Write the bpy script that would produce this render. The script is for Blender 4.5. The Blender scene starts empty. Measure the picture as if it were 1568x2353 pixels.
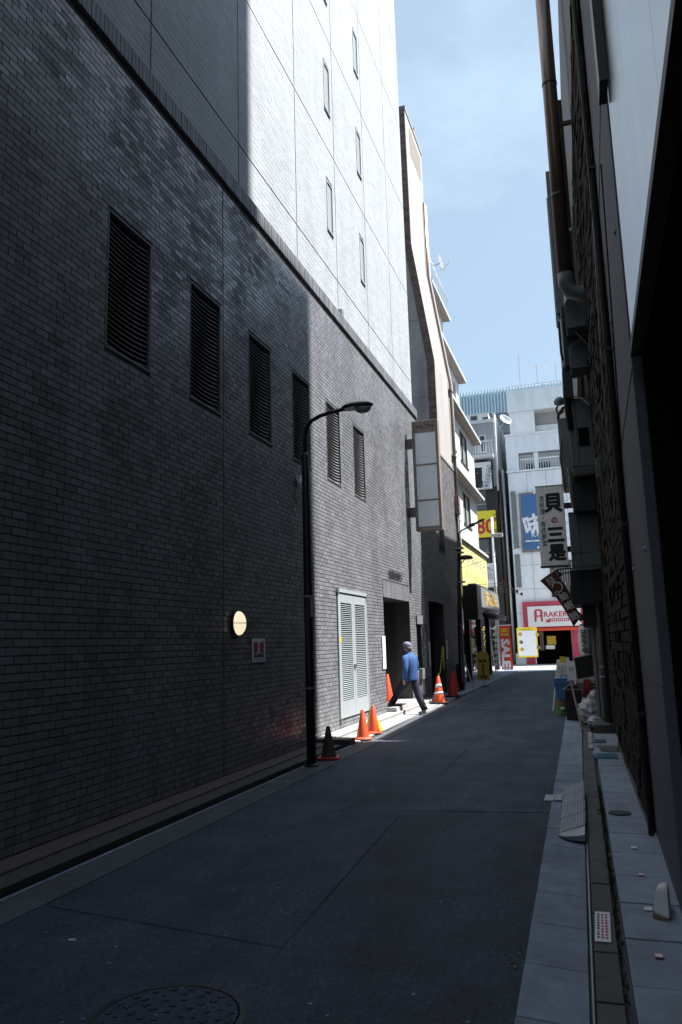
import bpy, bmesh, math, random
import numpy as np
from mathutils import Vector, Matrix
random.seed(7)
rng = np.random.default_rng(7)
S = bpy.context.scene
COL = S.collection
# ------------------------------------------------------------------ camera
CX, CY, FPX, CAMH = 784.0, 1176.5, 1779.46, 1.65
RM = np.array([[0.95090952, 0.07846229, 0.29935725],
               [0.30819025, -0.1522481, -0.93906298],
               [-0.02810447, 0.98522291, -0.16895548]])
cam_d = bpy.data.cameras.new('camera')
cam = bpy.data.objects.new('camera', cam_d)
COL.objects.link(cam)
cam_d.sensor_fit = 'HORIZONTAL'
cam_d.lens = 28.0
cam_d.sensor_width = 28.0 * 1568.0 / FPX
cam_d.clip_start = 0.05
cam_d.clip_end = 2000
cam.matrix_world = Matrix([[*RM[0], 0], [*RM[1], 0], [*RM[2], CAMH], [0, 0, 0, 1]])
S.camera = cam
# ------------------------------------------------------------------ sky, sun, exposure
SUN = Vector((0.92, 0.34, 1.72)).normalized()          # direction towards the sun
W = bpy.data.worlds.new('World')
S.world = W
W.use_nodes = True
nt = W.node_tree
nt.nodes.clear()
wo = nt.nodes.new('ShaderNodeOutputWorld')
bg = nt.nodes.new('ShaderNodeBackground')
sky = nt.nodes.new('ShaderNodeTexSky')
sky.sky_type = 'NISHITA'
sky.sun_disc = False
sky.sun_elevation = math.asin(SUN.z)
sky.sun_rotation = math.atan2(SUN.x, SUN.y)
sky.air_density = 1.0
sky.dust_density = 2.0
sky.ozone_density = 4.0
tc = nt.nodes.new('ShaderNodeTexCoord')
mp = nt.nodes.new('ShaderNodeMapping')
mp.inputs['Scale'].default_value = (1.0, 1.0, 2.2)
mp.inputs['Location'].default_value = (0.35, 0.2, 0.1)
nz = nt.nodes.new('ShaderNodeTexNoise')
nz.inputs['Scale'].default_value = 3.2
nz.inputs['Detail'].default_value = 7
nz.inputs['Roughness'].default_value = 0.55
rp = nt.nodes.new('ShaderNodeValToRGB')
rp.color_ramp.elements[0].position = 0.46
rp.color_ramp.elements[0].color = (0.52, 0.52, 0.52, 1)
rp.color_ramp.elements[1].position = 0.74
rp.color_ramp.elements[1].color = (0.95, 0.95, 0.95, 1)
mx = nt.nodes.new('ShaderNodeMixRGB')
mx.inputs[2].default_value = (4.5, 5.9, 7.0, 1)         # thin bright cloud over the blue
L = nt.links.new
L(tc.outputs['Generated'], mp.inputs[0])
L(mp.outputs[0], nz.inputs['Vector'])
L(nz.outputs['Fac'], rp.inputs[0])
L(rp.outputs[0], mx.inputs[0])
L(sky.outputs[0], mx.inputs[1])
L(mx.outputs[0], bg.inputs[0])
bg.inputs[1].default_value = 0.064
L(bg.outputs[0], wo.inputs[0])
sd = bpy.data.lights.new('sun', 'SUN')
sd.energy = 5.0
sd.angle = math.radians(0.5)
sd.color = (1.0, 0.985, 0.955)
so = bpy.data.objects.new('sun', sd)
COL.objects.link(so)
so.rotation_euler = SUN.to_track_quat('Z', 'Y').to_euler()
so.location = (20, 10, 60)
S.view_settings.view_transform = 'Standard'
S.view_settings.look = 'None'
S.view_settings.exposure = 1.35
S.view_settings.gamma = 1.0
S.render.engine = 'CYCLES'
S.cycles.use_denoising = True
S.cycles.max_bounces = 5
S.cycles.diffuse_bounces = 2
S.cycles.glossy_bounces = 2
S.cycles.transmission_bounces = 2
S.cycles.sample_clamp_indirect = 4.0


# ------------------------------------------------------------------ photo measurements -> places
def ray(x, y):
    return RM @ np.array([x - CX, -(y - CY), -FPX])


def at_x(x, y, X):
    r = ray(x, y)
    t = X / r[0]
    return Vector((X, r[1] * t, CAMH + r[2] * t))


def at_y(x, y, Y):
    r = ray(x, y)
    t = Y / r[1]
    return Vector((r[0] * t, Y, CAMH + r[2] * t))


def at_z(x, y, z=0.0):
    r = ray(x, y)
    t = (z - CAMH) / r[2]
    return Vector((r[0] * t, r[1] * t, z))


# ------------------------------------------------------------------ materials
def mat(name, col, rough=0.75, var=0.18, scale=6.0, bump=0.0, bscale=60.0, isl=0.0, metal=0.0, spec=0.5,
        stretch=(1, 1, 1), emit=0.0, stain=0.0, trans=0.0, islrough=0.0, patch=0.0):
    m = bpy.data.materials.new(name)
    m.use_nodes = True
    t = m.node_tree
    b = t.nodes['Principled BSDF']
    b.inputs['Roughness'].default_value = rough
    b.inputs['Metallic'].default_value = metal
    b.inputs['Specular IOR Level'].default_value = spec
    if trans:
        b.inputs['Transmission Weight'].default_value = trans
    g = t.nodes.new('ShaderNodeNewGeometry')
    mapn = t.nodes.new('ShaderNodeMapping')
    mapn.inputs['Scale'].default_value = stretch
    t.links.new(g.outputs['Position'], mapn.inputs[0])
    n = t.nodes.new('ShaderNodeTexNoise')
    n.inputs['Scale'].default_value = scale
    n.inputs['Detail'].default_value = 6
    n.inputs['Roughness'].default_value = 0.62
    t.links.new(mapn.outputs[0], n.inputs['Vector'])
    r = t.nodes.new('ShaderNodeMapRange')
    r.inputs['From Min'].default_value = 0.3
    r.inputs['From Max'].default_value = 0.7
    r.inputs['To Min'].default_value = 1 - var
    r.inputs['To Max'].default_value = 1 + var
    t.links.new(n.outputs['Fac'], r.inputs['Value'])
    val = r.outputs[0]
    if isl:
        oi = t.nodes.new('ShaderNodeObjectInfo')
        ad = t.nodes.new('ShaderNodeMath')
        ad.operation = 'ADD'
        t.links.new(g.outputs['Random Per Island'], ad.inputs[0])
        t.links.new(oi.outputs['Random'], ad.inputs[1])
        fr = t.nodes.new('ShaderNodeMath')
        fr.operation = 'FRACT'
        t.links.new(ad.outputs[0], fr.inputs[0])
        r2 = t.nodes.new('ShaderNodeMapRange')
        r2.inputs['To Min'].default_value = 1 - isl
        r2.inputs['To Max'].default_value = 1 + isl
        t.links.new(fr.outputs[0], r2.inputs['Value'])
        mu = t.nodes.new('ShaderNodeMath')
        mu.operation = 'MULTIPLY'
        t.links.new(val, mu.inputs[0])
        t.links.new(r2.outputs[0], mu.inputs[1])
        val = mu.outputs[0]
        if islrough:
            wn = t.nodes.new('ShaderNodeTexWhiteNoise')
            wn.noise_dimensions = '1D'
            t.links.new(fr.outputs[0], wn.inputs['W'])
            rr_ = t.nodes.new('ShaderNodeMapRange')
            rr_.inputs['To Min'].default_value = max(.12, rough - .15)
            rr_.inputs['To Max'].default_value = rough + islrough * .6
            t.links.new(wn.outputs['Value'], rr_.inputs['Value'])
            t.links.new(rr_.outputs[0], b.inputs['Roughness'])
            if patch:
                pn = t.nodes.new('ShaderNodeTexNoise')
                pn.inputs['Scale'].default_value = patch
                pn.inputs['Detail'].default_value = 5
                t.links.new(g.outputs['Position'], pn.inputs['Vector'])
                pr_ = t.nodes.new('ShaderNodeMapRange')
                pr_.inputs['From Min'].default_value = 0.40
                pr_.inputs['From Max'].default_value = 0.60
                pr_.inputs['To Min'].default_value = 0.62
                pr_.inputs['To Max'].default_value = 1.25
                t.links.new(pn.outputs['Fac'], pr_.inputs['Value'])
                pm = t.nodes.new('ShaderNodeMath')
                pm.operation = 'MULTIPLY'
                pm.use_clamp = True
                t.links.new(rr_.outputs[0], pm.inputs[0])
                t.links.new(pr_.outputs[0], pm.inputs[1])
                t.links.new(pm.outputs[0], b.inputs['Roughness'])
    if stain:
        n3 = t.nodes.new('ShaderNodeTexNoise')
        n3.inputs['Scale'].default_value = 1.3
        n3.inputs['Detail'].default_value = 9
        m3 = t.nodes.new('ShaderNodeMapping')
        m3.inputs['Scale'].default_value = (1.6, 1.6, 0.35)
        t.links.new(g.outputs['Position'], m3.inputs[0])
        t.links.new(m3.outputs[0], n3.inputs['Vector'])
        r3 = t.nodes.new('ShaderNodeMapRange')
        r3.inputs['From Min'].default_value = 0.42
        r3.inputs['From Max'].default_value = 0.68
        r3.inputs['To Min'].default_value = 1.0
        r3.inputs['To Max'].default_value = 1 - stain
        t.links.new(n3.outputs['Fac'], r3.inputs['Value'])
        mu = t.nodes.new('ShaderNodeMath')
        mu.operation = 'MULTIPLY'
        t.links.new(val, mu.inputs[0])
        t.links.new(r3.outputs[0], mu.inputs[1])
        val = mu.outputs[0]
    vm = t.nodes.new('ShaderNodeVectorMath')
    vm.operation = 'SCALE'
    vm.inputs[0].default_value = col[:3]
    t.links.new(val, vm.inputs['Scale'])
    t.links.new(vm.outputs[0], b.inputs['Base Color'])
    if bump:
        n2 = t.nodes.new('ShaderNodeTexNoise')
        n2.inputs['Scale'].default_value = bscale
        n2.inputs['Detail'].default_value = 4
        t.links.new(mapn.outputs[0], n2.inputs['Vector'])
        bp = t.nodes.new('ShaderNodeBump')
        bp.inputs['Strength'].default_value = bump
        bp.inputs['Distance'].default_value = 0.01
        t.links.new(n2.outputs['Fac'], bp.inputs['Height'])
        t.links.new(bp.outputs[0], b.inputs['Normal'])
    if emit:
        b.inputs['Emission Color'].default_value = (*col[:3], 1)
        b.inputs['Emission Strength'].default_value = emit
    return m


M = {}
M['brick'] = mat('glazed_brick', (0.208, 0.210, 0.228), 0.36, 0.10, 9, 0.06, 70, isl=0.13, spec=0.4, islrough=0.5, stain=0.22, patch=0.9)
M['brickfar'] = mat('dark_brick', (0.16, 0.155, 0.16), 0.6, 0.10, 9, isl=0.28, spec=0.3)
M['mortar'] = mat('dark_mortar', (0.055, 0.053, 0.054), 0.9, 0.2, 20)
M['tile'] = mat('white_split_tile', (0.40, 0.425, 0.45), 0.7, 0.07, 14, 0.9, 45, isl=0.05, stretch=(1, 0.35, 1), stain=0.10)
M['tilejoint'] = mat('grey_tile_joint', (0.16, 0.165, 0.17), 0.9, 0.1, 8)
M['coping'] = mat('coping_brick', (0.17, 0.175, 0.19), 0.6, 0.12, 12, isl=0.2)
M['concrete'] = mat('concrete', (0.30, 0.30, 0.30), 0.85, 0.14, 5, 0.25, 60, stain=0.25)
M['apron'] = mat('pale_concrete', (0.40, 0.395, 0.385), 0.85, 0.12, 7, 0.3, 80, stain=0.2)
M['slab'] = mat('gutter_concrete', (0.235, 0.285, 0.37), 0.8, 0.18, 9, 0.35, 120, isl=0.10, stain=0.25)
M['slab2'] = mat('footway_concrete', (0.27, 0.32, 0.41), 0.8, 0.14, 9, 0.35, 120, isl=0.08, stain=0.2)
M['gutterdark'] = mat('gutter_worn_concrete', (0.085, 0.095, 0.11), 0.8, 0.2, 6, 0.3, 90, stain=0.3)
M['darkslab'] = mat('dark_concrete', (0.07, 0.073, 0.07), 0.7, 0.25, 9, 0.3, 90, isl=0.12)  # dark concrete tone, varying at random between pieces
M['ledge'] = mat('purple_ledge_tile', (0.115, 0.075, 0.085), 0.7, 0.15, 14, 0.2)
M['moss'] = mat('moss', (0.035, 0.06, 0.012), 0.95, 0.4, 30)
M['concr_party'] = mat('party_wall_concrete', (0.55, 0.555, 0.56), 0.9, 0.12, 4, 0.3, 50, stain=0.3)
M['cream'] = mat('cream_render', (0.42, 0.40, 0.385), 0.8, 0.06, 3, 0.15, 90, stain=0.12)
M['brownbrick'] = mat('brown_brick', (0.25, 0.18, 0.165), 0.7, 0.12, 9, 0.1, 60, isl=0.3)
M['white'] = mat('white_render', (0.60, 0.61, 0.62), 0.7, 0.06, 3, 0.1, 60, stain=0.14)
M['farwhite'] = mat('white_stone_panel', (0.80, 0.82, 0.84), 0.6, 0.05, 3, stain=0.10)
M['faroff'] = mat('far_white_render', (0.74, 0.76, 0.77), 0.7, 0.05, 3, stain=0.12)
M['offwhite'] = mat('aged_white_render', (0.58, 0.58, 0.57), 0.75, 0.08, 3, 0.1, 60, stain=0.2)
M['grey'] = mat('grey_render', (0.30, 0.31, 0.33), 0.75, 0.08, 3, stain=0.15)
M['bluescreen'] = mat('pale_blue_screen', (0.50, 0.64, 0.70), 0.6, 0.06, 2)
M['soffit'] = mat('shaded_brown_soffit', (0.24, 0.20, 0.17), 0.8, 0.1, 4)  # brownish underside tone, shade below the eaves included in the colour
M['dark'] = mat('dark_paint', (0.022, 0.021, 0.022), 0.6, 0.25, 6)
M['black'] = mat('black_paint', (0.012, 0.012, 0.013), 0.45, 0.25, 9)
M['blackrough'] = mat('recess_shade_black', (0.010, 0.010, 0.010), 0.95, 0.2, 4, spec=0.1)  # near-black colour stands in for the deep shade inside openings
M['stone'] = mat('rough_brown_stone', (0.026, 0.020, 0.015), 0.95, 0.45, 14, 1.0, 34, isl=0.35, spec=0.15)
M['pier'] = mat('blue_grey_granite', (0.125, 0.14, 0.175), 0.7, 0.25, 90, 0.2, 200)
M['fascia'] = mat('white_metal_fascia', (0.82, 0.84, 0.86), 0.22, 0.05, 2.0, stretch=(1, 3.0, 0.15), spec=0.6)
M['steel'] = mat('dull_steel', (0.33, 0.34, 0.34), 0.5, 0.12, 12, metal=0.6)
M['greybox'] = mat('grey_enamel', (0.19, 0.21, 0.205), 0.55, 0.08, 7, stain=0.15)
M['copper'] = mat('brown_duct_metal', (0.20, 0.13, 0.095), 0.33, 0.25, 5, metal=0.35, stretch=(1, 1, 0.3))
M['ventgrey'] = mat('vent_metal', (0.17, 0.175, 0.18), 0.5, 0.12, 12, isl=0.12)
M['doorgrey'] = mat('pale_green_grey_paint', (0.36, 0.395, 0.41), 0.5, 0.05, 5)
M['signframe'] = mat('rusty_brown_frame', (0.27, 0.215, 0.185), 0.6, 0.25, 9, stain=0.35)
M['acryl'] = mat('faded_white_acrylic', (0.80, 0.85, 0.88), 0.45, 0.05, 3, stain=0.06)
M['orange'] = mat('orange_plastic', (0.74, 0.095, 0.03), 0.5, 0.14, 7, stain=0.18)
M['redplastic'] = mat('red_plastic', (0.50, 0.03, 0.02), 0.5, 0.14, 7, stain=0.18)
M['conedark'] = mat('dark_cone_plastic', (0.085, 0.055, 0.045), 0.7, 0.35, 9)  # dark brown tone, varied at random
M['rubber'] = mat('black_rubber', (0.018, 0.017, 0.017), 0.8, 0.2, 9)
M['reflective'] = mat('white_reflective', (0.75, 0.75, 0.74), 0.4, 0.06, 12)
M['yellow'] = mat('yellow_plastic', (0.72, 0.50, 0.03), 0.5, 0.1, 6)
M['paper'] = mat('white_paper', (0.80, 0.80, 0.79), 0.8, 0.05, 9)
M['signwhite'] = mat('sign_white', (0.80, 0.81, 0.82), 0.5, 0.05, 4, stain=0.1)
M['signwarm'] = mat('sign_warm_white', (0.82, 0.80, 0.76), 0.5, 0.06, 4, stain=0.15)
M['ink'] = mat('black_ink', (0.012, 0.011, 0.012), 0.6, 0.1, 8)
M['redink'] = mat('red_ink', (0.50, 0.025, 0.03), 0.6, 0.1, 8)
M['blueink'] = mat('blue_ink', (0.04, 0.07, 0.14), 0.6, 0.1, 8)
M['bluesign'] = mat('blue_sign', (0.06, 0.155, 0.34), 0.5, 0.06, 4)
M['redsign'] = mat('crimson_sign', (0.50, 0.055, 0.10), 0.5, 0.06, 4)
M['flagred'] = mat('red_banner_cloth', (0.70, 0.08, 0.035), 0.8, 0.06, 4)
M['maroon'] = mat('maroon_banner_cloth', (0.095, 0.025, 0.022), 0.85, 0.15, 6)
M['greywhite'] = mat('grey_white_print', (0.45, 0.43, 0.43), 0.8, 0.1, 6)
M['yellowsign'] = mat('yellow_sign', (0.80, 0.62, 0.03), 0.5, 0.05, 4)
M['awning'] = mat('pale_yellow_panel', (0.74, 0.66, 0.26), 0.6, 0.07, 3)
M['ochre'] = mat('ochre_sign', (0.55, 0.33, 0.03), 0.55, 0.1, 5)
M['glass'] = mat('window_glass', (0.05, 0.06, 0.065), 0.06, 0.1, 3, spec=0.8)
M['curtain'] = mat('curtained_glass', (0.34, 0.38, 0.36), 0.12, 0.12, 3, stretch=(1, 9, 0.2), spec=0.7)
M['alu'] = mat('aluminium', (0.55, 0.56, 0.57), 0.4, 0.06, 8, metal=0.5)
M['whiteplastic'] = mat('white_plastic', (0.72, 0.73, 0.73), 0.45, 0.05, 6)
M['iron'] = mat('cast_iron', (0.038, 0.040, 0.046), 0.55, 0.25, 20, 0.3, 80, metal=0.3)
M['galv'] = mat('galvanised_plate', (0.30, 0.33, 0.36), 0.45, 0.12, 18, metal=0.5)
M['bluegrate'] = mat('blue_painted_grate', (0.05, 0.17, 0.24), 0.55, 0.2, 14)
M['wood'] = mat('weathered_wood', (0.16, 0.125, 0.09), 0.85, 0.25, 9, stretch=(6, 6, 0.8))
M['bluebin'] = mat('blue_polyethylene', (0.06, 0.17, 0.40), 0.45, 0.08, 5)
M['greencan'] = mat('green_tin', (0.07, 0.24, 0.05), 0.4, 0.1, 7)
M['rust'] = mat('rusty_tin', (0.20, 0.14, 0.09), 0.65, 0.25, 9)
M['bag'] = mat('white_polythene', (0.42, 0.43, 0.45), 0.35, 0.06, 9)
M['brown'] = mat('dark_brown_metal', (0.045, 0.028, 0.022), 0.55, 0.2, 8)
M['rednight'] = mat('red_crate', (0.28, 0.02, 0.025), 0.55, 0.1, 6)
M['skin'] = mat('skin', (0.42, 0.23, 0.155), 0.6, 0.06, 20)
M['jacket'] = mat('blue_work_jacket', (0.032, 0.095, 0.26), 0.85, 0.10, 14, 0.25, 30)
M['trouser'] = mat('navy_trousers', (0.012, 0.016, 0.035), 0.85, 0.15, 14, 0.25, 30)
M['cap'] = mat('grey_lilac_cap', (0.20, 0.20, 0.28), 0.85, 0.08, 20)
M['hair'] = mat('grey_hair', (0.16, 0.155, 0.15), 0.8, 0.2, 60)
M['shoe'] = mat('grey_shoe', (0.30, 0.30, 0.31), 0.6, 0.1, 20)
M['lampglass'] = mat('frosted_lens', (0.46, 0.47, 0.47), 0.2, 0.05, 8, spec=0.6)
M['lit'] = mat('lit_diffuser', (1.0, 0.86, 0.60), 0.4, 0.04, 6, emit=0.37)


# asphalt: dark, grainy, worn
def asphalt(name, base, seed):
    m = mat(name, base, 0.80, 0.42, 0.9, 0.6, 160, stretch=(1.6, 0.55, 1), stain=0.35)
    t = m.node_tree
    b = t.nodes['Principled BSDF']
    g = t.nodes.new('ShaderNodeNewGeometry')
    vo = t.nodes.new('ShaderNodeTexVoronoi')
    vo.inputs['Scale'].default_value = 75
    t.links.new(g.outputs['Position'], vo.inputs['Vector'])
    mr = t.nodes.new('ShaderNodeMapRange')
    mr.inputs['To Min'].default_value = 0.45
    mr.inputs['To Max'].default_value = 1.75
    t.links.new(vo.outputs['Color'], mr.inputs['Value'])
    src = b.inputs['Base Color'].links[0].from_socket
    sc = t.nodes.new('ShaderNodeVectorMath')
    sc.operation = 'SCALE'
    t.links.new(src, sc.inputs[0])
    t.links.new(mr.outputs[0], sc.inputs['Scale'])
    t.links.new(sc.outputs[0], b.inputs['Base Color'])
    return m


M['asphalt'] = asphalt('asphalt', (0.036, 0.055, 0.088), 1)
M['asphalt2'] = asphalt('asphalt_patch', (0.045, 0.068, 0.107), 2)
M['asphalt4'] = asphalt('sealed_joint', (0.027, 0.036, 0.050), 4)
M['asphalt3'] = asphalt('asphalt_dark_patch', (0.032, 0.047, 0.074), 3)


# ------------------------------------------------------------------ mesh building
class MB:
    def __init__(s):
        s.v = []
        s.f = []

    def add(s, vs, fs):
        o = len(s.v)
        s.v += [tuple(p) for p in vs]
        s.f += [tuple(i + o for i in q) for q in fs]
        return s

    def hexa(s, p):
        return s.add(p, [(0, 3, 2, 1), (4, 5, 6, 7), (0, 1, 5, 4), (1, 2, 6, 5), (2, 3, 7, 6), (3, 0, 4, 7)])

    def box(s, x0, x1, y0, y1, z0, z1):
        x0, x1 = min(x0, x1), max(x0, x1)
        y0, y1 = min(y0, y1), max(y0, y1)
        z0, z1 = min(z0, z1), max(z0, z1)
        return s.hexa([(x0, y0, z0), (x1, y0, z0), (x1, y1, z0), (x0, y1, z0),
                       (x0, y0, z1), (x1, y0, z1), (x1, y1, z1), (x0, y1, z1)])

    def obox(s, c, ax, ay, az):
        c, ax, ay, az = map(Vector, (c, ax, ay, az))
        return s.hexa([c - ax - ay - az, c + ax - ay - az, c + ax + ay - az, c - ax + ay - az,
                       c - ax - ay + az, c + ax - ay + az, c + ax + ay + az, c - ax + ay + az])

    def ring(s, rings, cap=True):
        n = len(rings[0])
        vs = [p for r in rings for p in r]
        fs = []
        for k in range(len(rings) - 1):
            for i in range(n):
                j = (i + 1) % n
                fs.append((k * n + i, k * n + j, (k + 1) * n + j, (k + 1) * n + i))
        if cap:
            fs.append(tuple(range(n - 1, -1, -1)))
            fs.append(tuple((len(rings) - 1) * n + i for i in range(n)))
        return s.add(vs, fs)

    def tube(s, pts, r, n=8):
        pts = [Vector(p) for p in pts]
        rr = r if isinstance(r, (list, tuple)) else [r] * len(pts)
        rings = []
        a = None
        for i, p in enumerate(pts):
            d = (pts[min(i + 1, len(pts) - 1)] - pts[max(i - 1, 0)])
            d = d.normalized() if d.length > 1e-9 else Vector((0, 0, 1))
            if a is None:
                a = d.orthogonal().normalized()
            a = (a - d * a.dot(d))
            a = a.normalized() if a.length > 1e-6 else d.orthogonal().normalized()
            b = d.cross(a)
            rings.append([p + (a * math.cos(2 * math.pi * k / n) + b * math.sin(2 * math.pi * k / n)) * rr[i]
                          for k in range(n)])
        return s.ring(rings)

    def lathe(s, prof, c=(0, 0, 0), n=20):
        c = Vector(c)
        return s.ring([[c + Vector((r * math.cos(2 * math.pi * k / n), r * math.sin(2 * math.pi * k / n), z))
                        for k in range(n)] for r, z in prof])

    def prism(s, pts, d):
        d = Vector(d)
        pts = [Vector(p) for p in pts]
        return s.ring([pts, [p + d for p in pts]])

    def sheet(s, rows):
        m = len(rows[0])
        return s.add([p for r in rows for p in r],
                     [(k * m + i, k * m + i + 1, (k + 1) * m + i + 1, (k + 1) * m + i)
                      for k in range(len(rows) - 1) for i in range(m - 1)])

    def mesh(s, name):
        me = bpy.data.meshes.new(name)
        me.from_pydata(s.v, [], s.f)
        bm = bmesh.new()
        bm.from_mesh(me)
        bmesh.ops.recalc_face_normals(bm, faces=bm.faces)
        bm.to_mesh(me)
        bm.free()
        return me

    def build(s, name, m, parent=None, smooth=False, bevel=0.0, kind=None):
        return place(s.mesh(name), name, m, parent, smooth, bevel, kind)


def place(me, name, m, parent=None, smooth=False, bevel=0.0, kind=None):
    if m is not None and not me.materials:
        me.materials.append(M[m] if isinstance(m, str) else m)
    if smooth:
        me.polygons.foreach_set('use_smooth', [True] * len(me.polygons))
    o = bpy.data.objects.new(name, me)
    COL.objects.link(o)
    if parent is not None:
        attach(o, parent)
    if bevel:
        b = o.modifiers.new('bevel', 'BEVEL')
        b.width = bevel
        b.segments = 2
        b.limit_method = 'ANGLE'
        b.angle_limit = math.radians(40)
    if kind:
        o['kind'] = kind
    return o


def full_world(p):
    m = p.matrix_basis.copy()
    q = p
    while q.parent is not None:
        m = full_world(q.parent) @ q.matrix_parent_inverse @ q.matrix_basis
        return m
    return m


def attach(o, p):
    o.parent = p
    o.matrix_parent_inverse = full_world(p).inverted()


def tag(o, label, cat, group=None):
    o['label'] = label
    o['category'] = cat
    if group:
        o['group'] = group
    return o


def thing(name, label, cat, loc=(0, 0, 0), rz=0.0, group=None):
    o = bpy.data.objects.new(name, None)
    o.empty_display_size = 0.2
    o.location = loc
    o.rotation_euler = (0, 0, rz)
    COL.objects.link(o)
    return tag(o, label, cat, group)


def struct(name, mb, m, parent=None, **k):
    o = mb.build(name, m, parent, **k)
    if parent is None:
        o['kind'] = 'structure'
    return o


def box(name, m, parent, x0, x1, y0, y1, z0, z1, bevel=0.0, kind=None):
    return MB().box(x0, x1, y0, y1, z0, z1).build(name, m, parent, bevel=bevel, kind=kind)


def clone(o, parent=None, name=None):
    c = o.copy()
    COL.objects.link(c)
    if parent is not None:
        c.parent = parent
        c.matrix_parent_inverse = o.matrix_parent_inverse.copy()
    for ch in o.children:
        clone(ch, c)
    return c


def text(body, m, parent, center, right, up, h=None, w=None, name='lettering', bold=0.0, depth=0.002, rot=0.0, spacing=1.0,
         line=0.92, thick=0.0):
    cu = bpy.data.curves.new('t', 'FONT')
    cu.body = body
    cu.align_x = 'CENTER'
    cu.offset = bold
    cu.extrude = 0.0
    cu.resolution_u = 2
    cu.space_line = line
    cu.space_character = spacing
    to = bpy.data.objects.new('t', cu)
    me = bpy.data.meshes.new_from_object(to)
    bpy.data.objects.remove(to)
    bpy.data.curves.remove(cu)
    co = np.array([v.co for v in me.vertices])
    lo, hi = co.min(0), co.max(0)
    ctr = (lo + hi) / 2
    sz = hi - lo
    sx = w / sz[0] if w else h / sz[1]
    sy = h / sz[1] if h else sx
    right, up = Vector(right).normalized(), Vector(up).normalized()
    if rot:
        n = right.cross(up)
        q = Matrix.Rotation(rot, 3, n)
        right, up = q @ right, q @ up
    nn = right.cross(up)
    c = Vector(center)
    for v in me.vertices:
        v.co = c + right * ((v.co.x - ctr[0]) * sx) + up * ((v.co.y - ctr[1]) * sy) + nn * depth
    if thick:
        V0 = [v.co.copy() for v in me.vertices]
        F0 = [tuple(p.vertices) for p in me.polygons]
        vs, fs = [], []
        for k in range(9):
            a = 2 * math.pi * k / 8
            off = (right * math.cos(a) + up * math.sin(a)) * (thick if k < 8 else 0) + nn * (.0004 * k)
            o_ = len(vs)
            vs += [tuple(v + off) for v in V0]
            fs += [tuple(i + o_ for i in q) for q in F0]
        me = bpy.data.meshes.new(name)
        me.from_pydata(vs, [], fs)
    me.name = name
    return place(me, name, m, parent)


XP, YP, ZP = Vector((1, 0, 0)), Vector((0, 1, 0)), Vector((0, 0, 1))


# brick field on a vertical plane: origin O, unit vector u along the wall, n outward
def field(O, u, n, u0, u1, z0, z1, bl, bh, gap, proud, holes=(), jit=0.003, tilt=0.0, bond=0.5, shift_jit=0.0, vg=None, seed=1,
          minlen=0.03):
    r = np.random.default_rng(seed)
    vg = gap if vg is None else vg
    O, u, n = np.array(O, float), np.array(u, float), np.array(n, float)
    out = []
    rows = int(math.floor((z1 - z0) / bh + 1e-6))
    for k in range(rows):
        za, zb = z0 + k * bh + vg / 2, z0 + (k + 1) * bh - vg / 2
        off = ((k * bond) % 1.0) * bl + r.uniform(-shift_jit, shift_jit) * bl
        cuts = [(h[0], h[1]) for h in holes if h[3] > za + 0.01 and h[2] < zb - 0.01]
        s = u0 - off
        while s < u1:
            segs = [(max(s, u0) + gap / 2, min(s + bl, u1) - gap / 2)]
            for (a, b) in cuts:
                ns = []
                for (p, q) in segs:
                    if b <= p or a >= q:
                        ns.append((p, q))
                    else:
                        if a > p:
                            ns.append((p, a - gap / 2))
                        if b < q:
                            ns.append((b + gap / 2, q))
                segs = ns
            for (p, q) in segs:
                if q - p > minlen:
                    out.append((p, q, za, zb))
            s += bl
    return out, (O, u, n, proud, jit, tilt)


def field_mesh(bricks, info, name, seed=3):
    r = np.random.default_rng(seed)
    O, u, n, proud, jit, tilt = info
    B = np.array(bricks)
    N = len(B)
    if N == 0:
        return None
    d = proud + r.uniform(-jit, jit, N)
    tu = r.normal(0, 1, N) * tilt
    tz = r.normal(0, 1, N) * tilt
    hu = (B[:, 1] - B[:, 0]) / 2
    hz = (B[:, 3] - B[:, 2]) / 2
    verts = np.zeros((N, 8, 3))
    corners = [(0, 2, -1, -1), (1, 2, 1, -1), (1, 3, 1, 1), (0, 3, -1, 1)]
    for i, (a, b, su, sz) in enumerate(corners):
        base = O + B[:, a, None] * u + np.stack([np.zeros(N), np.zeros(N), B[:, b]], 1)
        verts[:, i] = base
        dd = d + su * hu * tu + sz * hz * tz
        verts[:, 4 + i] = base + dd[:, None] * n
    q = np.array([(4, 5, 6, 7), (0, 1, 5, 4), (1, 2, 6, 5), (2, 3, 7, 6), (3, 0, 4, 7)])
    # outward orientation
    cr = np.cross(u, [0, 0, 1])
    if cr @ n < 0:
        q = q[:, ::-1]
    faces = (q[None] + (np.arange(N) * 8)[:, None, None]).reshape(-1, 4)
    me = bpy.data.meshes.new(name)
    me.vertices.add(N * 8)
    me.vertices.foreach_set('co', verts.reshape(-1))
    F = len(faces)
    me.loops.add(F * 4)
    me.loops.foreach_set('vertex_index', faces.reshape(-1).astype(np.int32))
    me.polygons.add(F)
    me.polygons.foreach_set('loop_start', np.arange(F, dtype=np.int32) * 4)
    me.polygons.foreach_set('loop_total', np.full(F, 4, dtype=np.int32))
    me.polygons.foreach_set('use_smooth', [False] * F)
    me.update()
    me.validate()
    return me


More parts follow.
